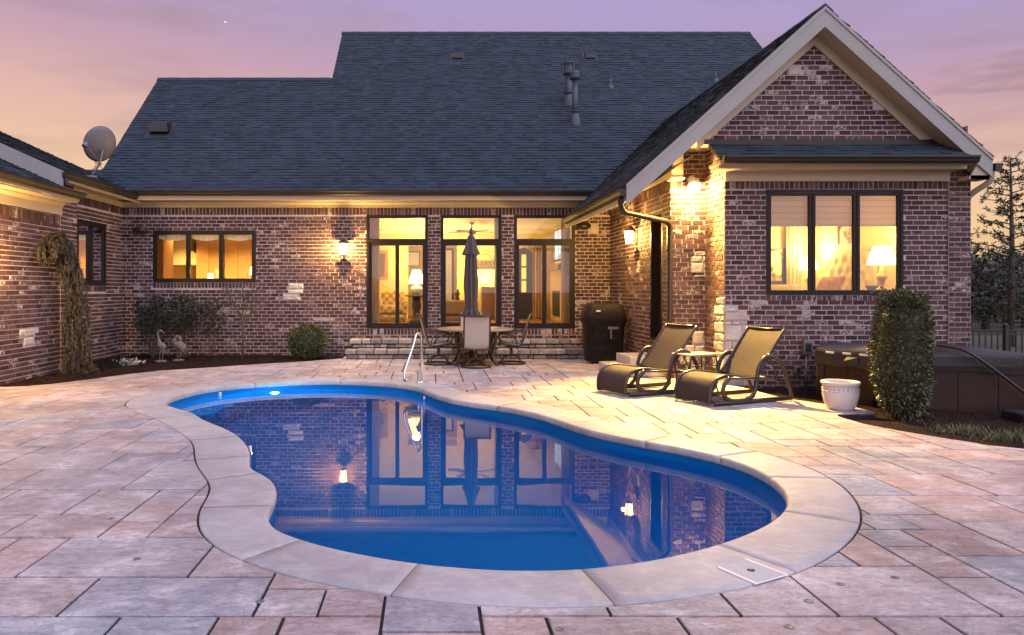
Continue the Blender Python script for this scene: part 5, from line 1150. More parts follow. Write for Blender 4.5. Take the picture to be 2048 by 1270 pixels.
def cloth(prof, nf, amp, nm, ph):
    mb = MB(); n = 72; vs = []; fs = []
    for r, z, am in prof:
        for k in range(n):
            a = 2*math.pi*k/n; rr = r*(1+am*math.cos(nf*a+ph+z*.4)); vs.append((uxx+rr*math.cos(a), ty+rr*math.sin(a), z+am*.04*math.cos(nf*a+ph)))
    for i in range(len(prof)-1):
        for k in range(n): fs.append((i*n+k, i*n+(k+1)%n, (i+1)*n+(k+1)%n, (i+1)*n+k))
    mb.add(vs, fs, True); mb.build(nm, M['navy'], t, True)
cloth([(.03,2.66,0),(.06,2.6,.1),(.095,2.35,.22),(.105,2.0,.28),(.12,1.65,.28),(.11,1.30,.22),(.10,1.19,.12),(.13,1.08,.25),(.18,.98,.35),(.17,.97,.35)], 8, .2, 'canopy', 0)
cloth([(.035,2.68,0),(.07,2.62,.08),(.115,2.40,.2),(.155,2.26,.3)], 6, .2, 'vent_cap', 1.0)
mb = MB(); mb.lathe([(.03,2.69),(.035,2.72),(.02,2.76),(.03,2.79),(0,2.82)], 12, (uxx,ty,0)); mb.build('finial', M['metal'], t, True)
mb = MB(); mb.tube([(uxx+.112*math.cos(a*.3),ty+.112*math.sin(a*.3),1.21) for a in range(21)], .012, 6, True); mb.build('tie_strap', M['navy'], t, True)
mb = MB(); mb.lathe([(.26,0),(.27,.03),(.22,.07),(.06,.10),(.045,.30),(0,.30)], 24, (uxx,ty,0)); mb.build('base', M['metal'], t, True)
def dining_chair():
    """swivel sling chair facing +x, origin on the floor"""
    t = thing('patio_chair', (0,0,0), 'swivel sling patio chair', 'chair', 'sling chairs round the patio table')
    mb = MB(); mb.tube([(.29*math.cos(a*math.pi/14),.29*math.sin(a*math.pi/14),.022) for a in range(28)], .02, 8, True)
    mb.build('base_ring', M['metal'], t)
    for k in range(4):
        a = math.pi/4+k*math.pi/2; c, s_ = math.cos(a), math.sin(a); mb = MB(); mb.tube(catmull([(.29*c,.29*s_,.03),(.24*c,.24*s_,.10),(.13*c,.13*s_,.165),(.02*c,.02*s_,.19)], 4), .016, 6); mb.build('base_rib', M['metal'], t)
    mb = MB(); mb.lathe([(.03,.17),(.045,.19),(.03,.22),(.03,.33),(.06,.345),(.06,.36)], 14); mb.box(-.14,.14,-.17,.17,.345,.365); mb.build('swivel_post', M['metal'], t)
    prof = catmull([(.27,0,.40),(.24,0,.435),(.10,0,.425),(-.08,0,.395),(-.17,0,.40),(-.23,0,.47),(-.29,0,.66),(-.36,0,.92),(-.40,0,1.02),(-.44,0,1.03)], 5)
    mb = MB(); n = len(prof); vs = []
    for p in prof:
        for k in range(5): y = -.235+.47*k/4; vs.append((p.x, y, p.z-.018*math.sin(math.pi*k/4)))
    vs += [(x-.004,y,z-.008) for x,y,z in vs]; o = n*5
    mb.add(vs, [(i*5+k,i*5+k+1,(i+1)*5+k+1,(i+1)*5+k) for i in range(n-1) for k in range(4)]+[(o+i*5+k,o+(i+1)*5+k,o+(i+1)*5+k+1,o+i*5+k+1) for i in range(n-1) for k in range(4)], True); mb.build('sling', M['sling'], t)
    for s_ in (-1, 1):
        mb = MB(); mb.tube([(p.x,s_*.25,p.z) for p in prof], .017, 8); mb.build('side_rail', M['metal'], t)
        mb = MB(); mb.tube(catmull([(-.31,s_*.265,.70),(-.2,s_*.29,.68),(.05,s_*.30,.665),(.22,s_*.29,.63),(.26,s_*.27,.55),(.20,s_*.26,.44)], 5), .016, 8); mb.tube(catmull([(.18,s_*.27,.63),(.02,s_*.28,.60),(-.10,s_*.27,.50),(-.12,s_*.26,.41)], 4), .011, 6); mb.build('arm', M['metal'], t)
    [MB().tube(q, .015, 6).build('cross_bar', M['metal'], t) for q in ([(-.215,-.25,.46),(-.215,.25,.46)], [(-.435,-.25,1.03),(-.435,.25,1.03)], [(0,-.25,.385),(0,.25,.385)])]
    return t
proto = dining_chair()
spots = [((at(877,730,14.95).x,14.95,0), .1, 'sling patio chair facing right at the table, beside the handrail'), ((at(1022,727,15.1).x,15.05,0), math.pi-.1, 'sling patio chair with pale back, at the side of the table nearest the grill'),
         ((at(952,733,14.35).x,14.35,0), math.pi/2, 'sling patio chair with its back to the pool'), ((at(941,725,15.95).x,15.75,0), -math.pi/2-.08, 'sling patio chair on the house side of the table')]
for k, (p, rz, lab) in enumerate(spots):
    c = proto if k == 0 else copy_tree(proto); c.location = p; c.rotation_euler = (0,0,rz); c['label'] = lab
# ---- chaise loungers
def lounger():
    t = thing('lounger', (0,0,0), 'brown sling chaise lounger', 'lounger', 'chaise loungers on the patio'); W = .31
    prof = catmull([(0,0,.035),(-.005,0,.14),(.02,0,.25),(.10,0,.34),(.25,0,.385),(.42,0,.378),(.62,0,.350),(.80,0,.335)], 6)
    back = [(.80,0,.345),(.97,0,.545),(1.16,0,.79),(1.33,0,.99)]
    def sheet(pr, nm, sag):
        mb = MB(); n = len(pr); vs = []; K = 9
        for i, p in enumerate(pr):
            a = pr[max(0,i-1)]; b = pr[min(n-1,i+1)]; tx_ = Vector((b[0]-a[0],0,b[2]-a[2])).normalized(); nr = Vector((-tx_.z,0,tx_.x))
            for k in range(K): y = -W+2*W*k/(K-1); q = Vector(p)-nr*sag*math.sin(math.pi*k/(K-1)); vs.append((q.x,y,q.z))
            for k in range(K): y = -W+2*W*k/(K-1); q = Vector(p)-nr*(sag*math.sin(math.pi*k/(K-1))+.010); vs.append((q.x,y,q.z))
        fs = []
        for i in range(n-1):
            for k in range(K-1): a = i*2*K+k; b = (i+1)*2*K+k; fs += [(a,a+1,b+1,b),(a+K,b+K,b+K+1,a+K+1)]
        for i in (0, n-1):
            for k in range(K-1): a = i*2*K+k; fs.append((a,a+K,a+K+1,a+1))
        mb.add(vs, fs, True); mb.build(nm, M['lsling'], t)
    sheet(prof, 'seat_sling', .012); sheet(catmull(back, 5), 'back_sling', .022)
    for s_ in (-1, 1):
        y = s_*(W+.012); fl_ = (.55, (0,1,0))
        mb = MB(); mb.tube([(p.x,y,p.z) for p in prof], .026, 8, flat=(.6,(0,1,0))); mb.build('seat_rail', M['lmetal'], t)
        mb = MB(); mb.tube([(p.x,y,p.z) for p in catmull(back, 4)], .022, 8, flat=(.7,(0,1,0))); mb.build('back_rail', M['lmetal'], t)
        y = s_*(W+.05)
        mb = MB(); mb.tube([(.03,y,.035),(1.42,y,.035)], .032, 8, flat=(.65,(0,1,0))); mb.build('floor_rail', M['lmetal'], t)
        mb = MB(); mb.tube(catmull([(.30,y,.36),(.20,y,.27),(.19,y,.16),(.27,y,.075),(.40,y,.05),(.60,y,.055),(.72,y,.13),(.77,y,.26),(.79,y,.40),(.84,y,.53),(.93,y,.61),(1.05,y,.62),(1.17,y,.57),(1.27,y,.45),(1.33,y,.30),(1.40,y,.14),(1.43,y,.02)], 5), .034, 8, flat=(.6,(0,1,0))); mb.build('arm_loop', M['lmetal'], t)
        mb = MB(); mb.tube([(.80,y,.335),(1.28,y,.285)], .018, 6); mb.tube([(1.02,y*.9,.66),(1.20,y*.9,.30)], .012, 6); mb.tube([(.30,y,.36),(.80,y,.335)], .016, 6); mb.build('brace', M['lmetal'], t)
    mb = MB(); [MB().tube(q, r_, 8).build('cross_bar', M['lmetal'], t) for q, r_ in (([(1.33,-W,.99),(1.345,0,.98),(1.33,W,.99)], .016), ([(.80,-W,.32),(.80,W,.32)], .016), ([(1.2,-W-.03,.30),(1.2,W+.03,.30)], .012), ([(.05,-W,.05),(.05,W,.05)], .014))]
    return t
M['lmetal'] = mat('lounger_frame', (.030,.017,.013), .32)
ls = mat('lounger_sling', (.10,.070,.055), .6, spec=.3); M['lsling'] = ls; n_ = ls.node_tree.nodes; l_ = ls.node_tree.links; wv = n_.new('ShaderNodeTexWave'); wv.bands_direction = 'Y'; wv.inputs['Scale'].default_value = 24; tcc = n_.new('ShaderNodeTexCoord'); l_.new(tcc.outputs['Object'], wv.inputs[0]); bp = n_.new('ShaderNodeBump'); bp.inputs['Strength'].default_value = .8; bp.inputs['Distance'].default_value = .01; l_.new(wv.outputs['Fac'], bp.inputs['Height']); l_.new(bp.outputs[0], n_['Principled BSDF'].inputs['Normal'])
mrr = n_.new('ShaderNodeMix'); mrr.data_type = 'RGBA'; mrr.inputs[6].default_value = (.019,.012,.015,1); mrr.inputs[7].default_value = (.058,.038,.038,1); l_.new(wv.outputs['Fac'], mrr.inputs[0]); l_.new(mrr.outputs[2], n_['Principled BSDF'].inputs['Base Color'])
lp_ = lounger(); LA = math.radians(24)
lp_.location = (2.66,10.68,.002); lp_.rotation_euler = (0,0,LA); lp_['label'] = 'chaise lounger farther from the hot tub, its smooth dark back towards the downspout'
l2 = copy_tree(lp_); l2.location = (3.56,9.86,.002); l2.rotation_euler = (0,0,LA-.03); l2['label'] = 'chaise lounger nearer the white pot, its ribbed back against the brick'
p = at(1392,706,10.75); sx_, sy_ = p.x, 10.75
t = thing('side_table', (sx_,sy_,0), 'small scrolled metal side table between the two loungers', 'side table', rz=LA)
mb = MB(); mb.bbox(-.30,.30,-.19,.19,.575,.60, b=.008); mb.build('tabletop', mat('tile_top', (.34,.29,.24), .35), t)
for x in (-.26,.26):
    for y in (-.15,.15): mb = MB(); mb.tube(catmull([(x*.85,y,.575),(x,y,.45),(x*.9,y,.2),(x*1.08,y*1.05,0)], 4), .013, 8); mb.build('leg', M['lmetal'], t)
mb = MB()
for y in (-.16,.16):
    for x in (-.14,.0,.14): mb.tube([(x+.06*math.cos(a*math.pi/8),y,.50+.06*math.sin(a*math.pi/8)) for a in range(16)], .007, 5, True)
mb.tube([(-.25,-.15,.42),(.25,-.15,.42)], .008, 6); mb.tube([(-.25,.15,.42),(.25,.15,.42)], .008, 6); mb.tube([(-.25,-.15,.16),(.25,.15,.16)], .008, 6); mb.tube([(-.25,.15,.16),(.25,-.15,.16)], .008, 6); mb.build('scrollwork', M['lmetal'], t)
# ---- pot
pp = gr(1681,818); t = thing('plant_pot', pp, 'white glazed pot with a blue patterned band at the patio edge', 'plant pot')
k_ = .37/.36; mb = MB(); mb.lathe([(.145,0),(.155,.01),(.19,.08),(.213,.18),(.215,.25),(.208,.30),(.215,.315),(.228,.33),(.230,.352),(.222,.362),(.205,.360),(.196,.34),(.19,.2),(.15,.10),(0,.09)], 40, pp); mb.build('body', M['ceramic'], t, True)
mb = MB(); mb.lathe([(.2165,.232),(.2205,.236),(.2165,.240)], 40, pp); mb.lathe([(.2115,.296),(.2155,.30),(.2115,.304)], 40, pp)
for k in range(26):
    a = 2*math.pi*k/26; c, s_ = math.cos(a), math.sin(a); q = Vector((pp.x+.214*c, pp.y+.214*s_, pp.z+.268)); tn = Vector((-s_,c,0)); nr = Vector((c,s_,0)); h = .022 if k % 2 else .014
    vs = [q+tn*.02, q+Z3*h, q-tn*.02, q-Z3*h, q+nr*.009]; mb.add(vs, [(0,1,4),(1,2,4),(2,3,4),(3,0,4)])
mb.build('relief_band', M['ceramic2'], t, True)
# ---- hot tub
tubp = [(5.52,10.4),(5.95,9.62),(7.80,9.22),(8.0,11.2),(6.2,11.5)]
cx, cy = sum(p[0] for p in tubp)/5, sum(p[1] for p in tubp)/5; B0, B1 = -.17, .70
t = thing('hot_tub', (cx,cy,B0), 'brown panelled hot tub under a folded dark vinyl cover', 'hot tub')
def inset(d):
    return [(x+(cx-x)*d, y+(cy-y)*d) for x, y in tubp]
ti = inset(.03)
for k in range(5):
    a, b = Vector((*ti[k],0)), Vector((*ti[(k+1)%5],0)); n = max(2, int((b-a).length/.42)); nr = Vector(((b-a).y, -(b-a).x, 0)).normalized()
    for i in range(n):
        p0, p1 = a.lerp(b, i/n)+(b-a).normalized()*.004, a.lerp(b, (i+1)/n)-(b-a).normalized()*.004; mb = MB()
        vs = [(p.x+nr.x*o, p.y+nr.y*o, z) for o in (-.02,0) for p, z in ((p0,B0+.02),(p1,B0+.02),(p1,.58),(p0,.58))]
        mb.add(vs, [(0,1,2,3),(4,7,6,5),(0,4,5,1),(1,5,6,2),(2,6,7,3),(3,7,4,0)]); mb.build('side_panel', M['tubside'], t, True)
mb = MB()
for k in range(5):
    p = Vector((*tubp[k],0)); c = Vector((cx,cy,0))
    for i in range(-3, 4):
        a, b = Vector((*tubp[k-1],0)), Vector((*tubp[(k+1)%5],0)); e = (a if i < 0 else b); q = p+(c-p)*.02+(e-p).normalized()*abs(i)*.028; mb.tube([(q.x,q.y,B0+.02),(q.x,q.y,.585)], .012, 6)
    mb.build('corner_trim', M['tubside'], t, True); mb = MB()
mb = MB(); mb.prism(inset(.06), 2, B0, .55); mb.build('frame', M['black'], t, True)
# cover: two folded halves, skirt hanging down, slightly domed
mb = MB(); o1 = inset(-.012); n5 = 5
ringv = []
def loopz(poly, z, m=10, wav=0):
    r = []
    for k in range(5):
        a, b = Vector(poly[k]), Vector(poly[(k+1)%5])
        for i in range(m): q = a.lerp(b, i/m); r.append((q.x, q.y, z+wav*math.sin((k*m+i)*1.3)+wav*.6*math.sin((k*m+i)*.57)))
    return r
lps = [loopz(inset(-.004), .47, wav=.012), loopz(inset(-.016), .55), loopz(inset(-.012), .665), loopz(inset(.0), .695), loopz(inset(.04), .708), loopz(inset(.5), .735)]
vs = [p for l_ in lps for p in l_]; mb.add(vs, [(i*50+k, i*50+(k+1)%50, (i+1)*50+(k+1)%50, (i+1)*50+k) for i in range(5) for k in range(50)]+[[250+k for k in range(50)]], False); mb.build('cover', M['tubcover'], t, True)
mb = MB(); mb.tube(catmull([(7.25,10.9,.78),(6.95,10.0,.78),(6.88,9.42,.765),(7.05,9.25,.62),(7.55,9.12,.18),(7.75,9.05,-.02)], 4), .018, 8); mb.build('cover_lifter', M['black'], t, True)
mb = MB(); a, b = Vector((*tubp[0],0)), Vector((*tubp[1],0)); nr = Vector(((b-a).y, -(b-a).x, 0)).normalized()
for s_ in (.25,.52,.78):
    q = a.lerp(b, s_)+nr*.022; u = (b-a).normalized(); mb.add([q-u*.06+Z3*.645, q+u*.06+Z3*.645, q+u*.06+Z3*.675, q-u*.06+Z3*.675]+[q+nr*.006-u*.055+Z3*.648, q+nr*.006+u*.055+Z3*.648, q+nr*.006+u*.055+Z3*.672, q+nr*.006-u*.055+Z3*.672], [(4,5,6,7),(0,1,5,4),(1,2,6,5),(2,3,7,6),(3,0,4,7)])
mb.build('label_patch', M['white'], t, True)
mb = MB(); q = a.lerp(b, .62)+nr*.03; u = (b-a).normalized(); mb.add([q-u*.08+Z3*.62, q+u*.07+Z3*.62, q+u*.07+Z3*.50, q+nr*.05-u*.10+Z3*.56], [(0,1,3),(1,2,3),(2,0,3)]); mb.build('handle_strap', M['black'], t, True)
t = thing('step_block', (7.45,8.95,-.1), 'dark low step block in front of the hot tub', 'step'); mb = MB(); mb.bbox(7.05,7.95,8.62,8.98,-.1,.06, b=.02); mb.build('tread', M['black'], t, True); mb = MB(); mb.bbox(7.1,7.9,8.66,8.95,-.19,-.101, b=.01); mb.build('riser', M['black'], t, True)
# ---- electrical boxes on the wing wall, speakers
def ebox(px, py, w, h, label, m):
    p = at(px, py, YW-.012); t = thing('outlet_box', p, label, 'outlet box'); mb = MB(); mb.bbox(p.x-w/2,p.x+w/2,YW-.09,YW-.012,p.z-h/2,p.z+h/2, b=.008); mb.build('case', m, t, True)
    mb = MB(); mb.bbox(p.x-w*.3,p.x+w*.3,YW-.098,YW-.0905,p.z-h*.32,p.z+h*.3, b=.003); mb.build('cover', M['black'], t, True)
    return t, p
t, p = ebox(1612,694,.15,.23,'grey electrical disconnect box with conduit on the brick beside the hot tub', M['grey'])
mb = MB(); mb.tube([(p.x-.02,YW-.05,p.z-.115),(p.x-.02,YW-.05,-.1)], .014, 8); mb.build('conduit', M['grey'], t, True)
ebox(1592,739,.10,.12,'small grey outlet box low on the brick behind the lounger', M['grey'])
def speaker(c, d, label):
    t = thing('outdoor_speaker', c, label, 'speaker'); c, d = Vector(c), Vector(d).normalized(); s_ = d.cross(Z3); f = lambda a, b_, e: c+s_*a+d*b_+Z3*e
    mb = MB(); vs = []
    for b_, w, h in ((0,.10,.045),(.05,.145,.065),(.16,.15,.068),(.20,.13,.058)):
        for k in range(12):
            a = 2*math.pi*k/12; vs.append(f(w*math.copysign(abs(math.cos(a))**.5, math.cos(a)), b_, h*math.copysign(abs(math.sin(a))**.5, math.sin(a))))
    mb.add(vs, [(i*12+k, i*12+(k+1)%12, (i+1)*12+(k+1)%12, (i+1)*12+k) for i in range(3) for k in range(12)]+[list(range(12)), list(range(36,48))], True); mb.build('case', M['black'], t, True)
    mb = MB(); mb.tube([f(0,-.03,.0), f(0,.05,0)], .03, 8); mb.build('bracket', M['black'], t, True)
speaker((ux(284,16.8),16.80,zz(461,16.8)), (0,-1,0), 'black outdoor speaker on the brick beside the kitchen window')
speaker((ux(1166,16.8),16.80,zz(453,16.8)), (0,-1,0), 'black outdoor speaker under the wing eave beside the last glass door')
# ================================================================ planting
from mathutils import noise
def mound(poly, z0, amp, step, name, label):
    P_ = ccw(poly); xs = [p[0] for p in P_]; ys = [p[1] for p in P_]; ex = []
    x = min(xs)
    while x < max(xs):
        y = min(ys)
        while y < max(ys):
            q = (x+R.uniform(-.3,.3)*step, y+R.uniform(-.3,.3)*step)
            if inside(q, P_): ex.append(q)
            y += step
        x += step
    V_, T_ = cdt_region([P_], lambda s: 0 in s, ex)
    mb = MB(); pv = []
    bd = [Vector((p[0], p[1])) for p in P_]
    for q in V_:
        d = min((q-b).length for b in bd); k = min(1, d/.35)
        pv.append((q.x, q.y, z0+k*amp*(.6+.8*noise.noise((q.x*2.2,q.y*2.2,0)))+k*.018*noise.noise((q.x*14,q.y*14,3))))
    mb.add(pv, [list(f) for f in T_], True)
    o = mb.build(name, M['mulch']); tag(o, label, None, None, 'structure')
    ch = MB()
    for q in R.choices(ex, k=2600):
        x, y = q[0]+R.uniform(-.1,.1), q[1]+R.uniform(-.1,.1)
        if not inside((x,y), P_): continue
        z = z0+amp*(.6+.8*noise.noise((x*2.2,y*2.2,0))); 
        a = R.uniform(0,6.28); l_ = R.uniform(.015,.045); w_ = R.uniform(.004,.012); c, s_ = math.cos(a), math.sin(a); tz = R.uniform(-.01,.02)
        ch.add([(x-c*l_-s_*w_,y-s_*l_+c*w_,z+.006),(x-c*l_+s_*w_,y-s_*l_-c*w_,z+.004),(x+c*l_+s_*w_,y+s_*l_-c*w_,z+.01+tz),(x+c*l_-s_*w_,y+s_*l_+c*w_,z+.012+tz)], [(0,1,2,3)])
    tag(ch.build('mulch_chips', M['chip'], o), kind='stuff')
    return o
bedL = [(-1.99,16.84),(-1.99,16.2),(-2.61,15.62),(-3.53,14.98),(-4.5,14.25),(-5.2,13.75),(-5.62,13.0),(-5.9,12.35),(-6.15,11.9),(-6.45,11.58),(-6.75,11.5),(-6.895,11.5),(-6.895,14.09),(-7.165,14.1),(-7.165,16.84)]
mound(bedL, -.02, .05, .16, 'mulch_bed', None)
bedR = [(12,5.91),(8.5,6.11),(6.8,6.51),(5.96,6.91),(5.56,7.21),(5.34,7.56),(5.13,7.96),(4.99,8.35),(4.97,8.84),(5.06,8.99),(5.58,9.09),(5.58,9.56),(5.36,9.73),(5.01,10.36),(4.92,11.74),(12,11.74)]
mound(bedR, -.07, .045, .2, 'mulch_bed', None)
def leaf(mb, p, d, up, l_, w_):
    """pointed leaf, 2 triangles folded on its midrib"""
    d = d.normalized(); s_ = d.cross(up); 
    if s_.length < .01: s_ = d.orthogonal()
    s_.normalize(); n = s_.cross(d); a, b, c, e = p, p+d*l_*.5+s_*w_*.5+n*w_*.12, p+d*l_, p+d*l_*.5-s_*w_*.5+n*w_*.12
    mb.add([a, b, c, e], [(0,1,2),(0,2,3)])
def rdir(): 
    while True:
        v = Vector((R.uniform(-1,1),R.uniform(-1,1),R.uniform(-1,1)))
        if .1 < v.length < 1: return v.normalized()
# round boxwood
def ball_shrub(c, rx, rz, n, label, m, lsize, name, sq=1.0, cat='shrub'):
    c = Vector(c); t = thing(name, c, label, cat); mb = MB()
    def rad(d): return 1+.12*noise.noise(d*2.6+c)+.10*noise.noise(d*7+c)
    for k in range(n):
        d = rdir(); 
        if sq != 1:   # rounded column
            a = R.uniform(0, 2*math.pi); z = R.uniform(-1, 1); r_ = (1-abs(z)**4.5)**.5*(1-.16*max(0, -z))*(1-.05*max(0,z)); d = Vector((math.cos(a)*r_, math.sin(a)*r_, z))
            if R.random() < .16: rr = math.sqrt(R.random()); d = Vector((math.cos(a)*rr*.86, math.sin(a)*rr*.86, .93+.06*(1-rr)))
        s_ = rad(d)*R.uniform(.86,1.04)*(1.06 if R.random() < .05 else 1); p = c+Vector((d.x*rx*s_, d.y*rx*s_, rz+d.z*rz*s_*.99)); out_ = (d+rdir()*.9).normalized()
        leaf(mb, p, out_, rdir(), lsize*R.uniform(.7,1.3), lsize*.55*R.uniform(.7,1.2))
    mb.build('foliage', m, t, True)
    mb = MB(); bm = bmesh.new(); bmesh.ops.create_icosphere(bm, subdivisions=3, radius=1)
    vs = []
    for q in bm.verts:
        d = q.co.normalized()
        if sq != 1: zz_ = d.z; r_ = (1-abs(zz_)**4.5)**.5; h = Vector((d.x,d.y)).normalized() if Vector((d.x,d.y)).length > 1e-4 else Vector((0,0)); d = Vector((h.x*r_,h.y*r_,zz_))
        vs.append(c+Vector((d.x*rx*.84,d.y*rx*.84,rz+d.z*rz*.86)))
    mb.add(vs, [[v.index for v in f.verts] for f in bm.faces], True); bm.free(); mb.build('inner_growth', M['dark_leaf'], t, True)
    mb = MB()
    for k in range(5): a = k*1.3; mb.tube([c+Vector((.05*math.cos(a),.05*math.sin(a),-.05)), c+Vector((.12*math.cos(a),.12*math.sin(a),rz*.5))], .012, 6)
    mb.build('stem', M['bark'], t, True); return t
ball_shrub((at(615,712,16.15).x,16.15,0), .415, .375, 6000, 'round clipped boxwood ball at the end of the steps', M['box'], .045, 'boxwood_shrub')
ball_shrub((5.83,8.98,-.03), .315, .755, 12000, 'tall clipped column shrub in front of the hot tub', M['holly'], .042, 'column_shrub', 2)
# dark open shrubs under the kitchen window
def open_shrub(px, Y, w, z0, z1, n, label, stems):
    c = Vector((ux(px,Y), Y, 0)); t = thing('leafy_shrub', c, label, 'shrub'); mb = MB(); tips = []
    for k in range(stems):
        a = R.uniform(0,6.28); r_ = R.uniform(.2,.9)*w/2; tip = c+Vector((r_*math.cos(a), r_*.6*math.sin(a), R.uniform(z0+.1,z1))); b = c+Vector((R.uniform(-.08,.08),R.uniform(-.06,.06),0)); md = b.lerp(tip,.5)+Vector((R.uniform(-.06,.06),0,.05))
        mb.tube(catmull([b,md,tip],4), [.014-.010*i/8 for i in range(9)], 5); tips.append(tip)
    mb.build('stem', M['bark'], t, True); lf = MB()
    for k in range(n):
        d = rdir(); s_ = R.random()**.4; p = c+Vector((d.x*w/2*s_, d.y*w/2.6*s_, (z0+z1)/2+d.z*(z1-z0)/2*s_))
        if noise.noise(p*3.2) < -.12: continue
        leaf(lf, p, (d*.4+rdir()).normalized(), rdir(), R.uniform(.05,.09), R.uniform(.025,.04))
    lf.build('crown', M['dark_leaf'], t, True)
open_shrub(305,16.2,.86,.50,1.42,3400,'dark leafy shrub on thin stems nearest the corner',9)
open_shrub(365,16.3,.9,.55,1.45,3000,'dark leafy shrub behind the crane statues',8); open_shrub(424,16.3,.66,.5,1.36,1100,'sparse dark shrub on a single stem under the kitchen window',4)
# bare twiggy tree
def twig(mb, p, d, l_, r_, dep):
    q = p+d*l_; mb.tube([p, p.lerp(q,.5)+rdir()*l_*.05, q], [r_, r_*.85, r_*.65], 5)
    if dep == 0: return
    for k in range(2+(R.random() < .6)): twig(mb, p.lerp(q, R.uniform(.65,1)), (d+rdir()*.62+Vector((0,0,.12))).normalized(), l_*R.uniform(.62,.82), r_*.62, dep-1)
c = Vector((ux(485,16.0),16.0,0)); t = thing('bare_tree', c, 'small bare twiggy tree in front of the kitchen window', 'tree'); mb = MB(); mb.tube([c-Z3*.05, c+Vector((.01,0,.5)), c+Vector((0,0,1.0))], [.030,.026,.022], 7); mb.build('trunk', M['bark'], t, True)
mb = MB()
for k in range(5): a = k*1.26; twig(mb, c+Vector((0,0,.75+.06*k)), Vector((.55*math.cos(a),.35*math.sin(a),.8)).normalized(), .34, .016, 4)
mb.build('crown', M['bark'], t, True)
# weeping conifer
c = Vector((at(160,745,13.4).x+.02,13.25,-.02)); t = thing('weeping_conifer', c, 'brown green weeping conifer leaning against the brick wall', 'tree')
trunk = catmull([c, c+Vector((.02,0,.6)), c+Vector((-.02,.0,1.2)), c+Vector((-.03,-.02,1.75)), c+Vector((-.12,-.10,2.15)), c+Vector((-.14,-.25,2.44)), c+Vector((-.17,-.48,2.48)), c+Vector((-.20,-.74,2.30))], 5)
mb = MB(); mb.tube(trunk, [.05-.04*i/(len(trunk)-1) for i in range(len(trunk))], 7); mb.build('trunk', M['bark'], t, True)
lf = MB(); br = MB()
for k in range(430):
    f_ = R.random()**.9; i = min(len(trunk)-1, int(f_*(len(trunk)-1)*.999)); b = trunk[i]; zf = (b.z-c.z)/2.5
    rad_ = .31*(1-.62*zf)+.03; a = R.uniform(0, 6.28)
    if zf > .60 and zf < .72 and R.random() < .6: continue
    o = Vector((math.cos(a),math.sin(a),0)); rr = rad_*R.uniform(.25,1.0); drop = R.uniform(.2,.55)*(.6+.6*(1-zf))
    if a and math.cos(a) > 0 and zf < .12: rr *= 1.5
    p1 = b+o*rr*.7+Vector((0,0,R.uniform(-.02,.06))); p2 = p1+o*rr*.3+Vector((0,0,-drop)); p2.z = max(p2.z, c.z+.02)
    if p2.x < XA+.05: p2.x = XA+.05+R.random()*.04
    if p1.x < XA+.05: p1.x = XA+.05+R.random()*.04
    st_ = catmull([b,p1,p1.lerp(p2,.5)+o*.03,p2],5); br.tube(st_, .004, 3)
    for q0, q1 in zip(st_[3:], st_[4:]):
        for _ in range(3): leaf(lf, q0.lerp(q1,R.random()), ((q1-q0).normalized()*.9+rdir()*.45), rdir(), R.uniform(.05,.11), R.uniform(.012,.022))
br.build('branches', M['bark'], t, True); lf.build('crown', M['weep'], t, True)
# pale flower clump, grass tufts
c = Vector((*gr(258,731,.02).xy,.02)); t = thing('silver_plant', c, 'small silvery leaved plant at the bed edge by the weeping conifer', 'plant'); mb = MB()
for k in range(90): d = Vector((R.gauss(0,1),R.gauss(0,.7),abs(R.gauss(.3,.5)))).normalized(); leaf(mb, c+Vector((R.gauss(0,.12),R.gauss(0,.08),R.uniform(0,.10))), d, rdir(), R.uniform(.06,.13), .035)
mb.build('leaves', M['silver'], t, True)
def tuft(c, w, h, n, label):
    t = thing('grass_tuft', c, label, 'grass tuft', 'grass tufts in the mulch'); mb = MB()
    for k in range(n):
        b = Vector(c)+Vector((R.gauss(0,w/2.6),R.gauss(0,w/5),0)); d = Vector((R.gauss(0,.5),R.gauss(0,.4),1)).normalized(); l_ = h*R.uniform(.6,1.2); s_ = Vector((R.uniform(-1,1),R.uniform(-1,1),0)).normalized()*.004; md = b+d*l_*.6; tip = b+d*l_+Vector((d.x,d.y,-.25))*l_*.35
        mb.add([b-s_, b+s_, md+s_*.8, md-s_*.8, tip], [(0,1,2,3),(3,2,4)])
    tag(mb.build('blades', M['grass'], t, True), kind='stuff')
tuft((*gr(1922,868,-.07).xy,-.09), .42, .15, 420, 'low green grass tuft in the mulch nearer the column shrub'); tuft((*gr(2025,884,-.07).xy,-.09), .46, .17, 480, 'low green grass tuft at the picture edge below the hot tub'); tuft((5.84,8.72,-.09), .30, .10, 60, 'dry pale grass at the foot of the column shrub')
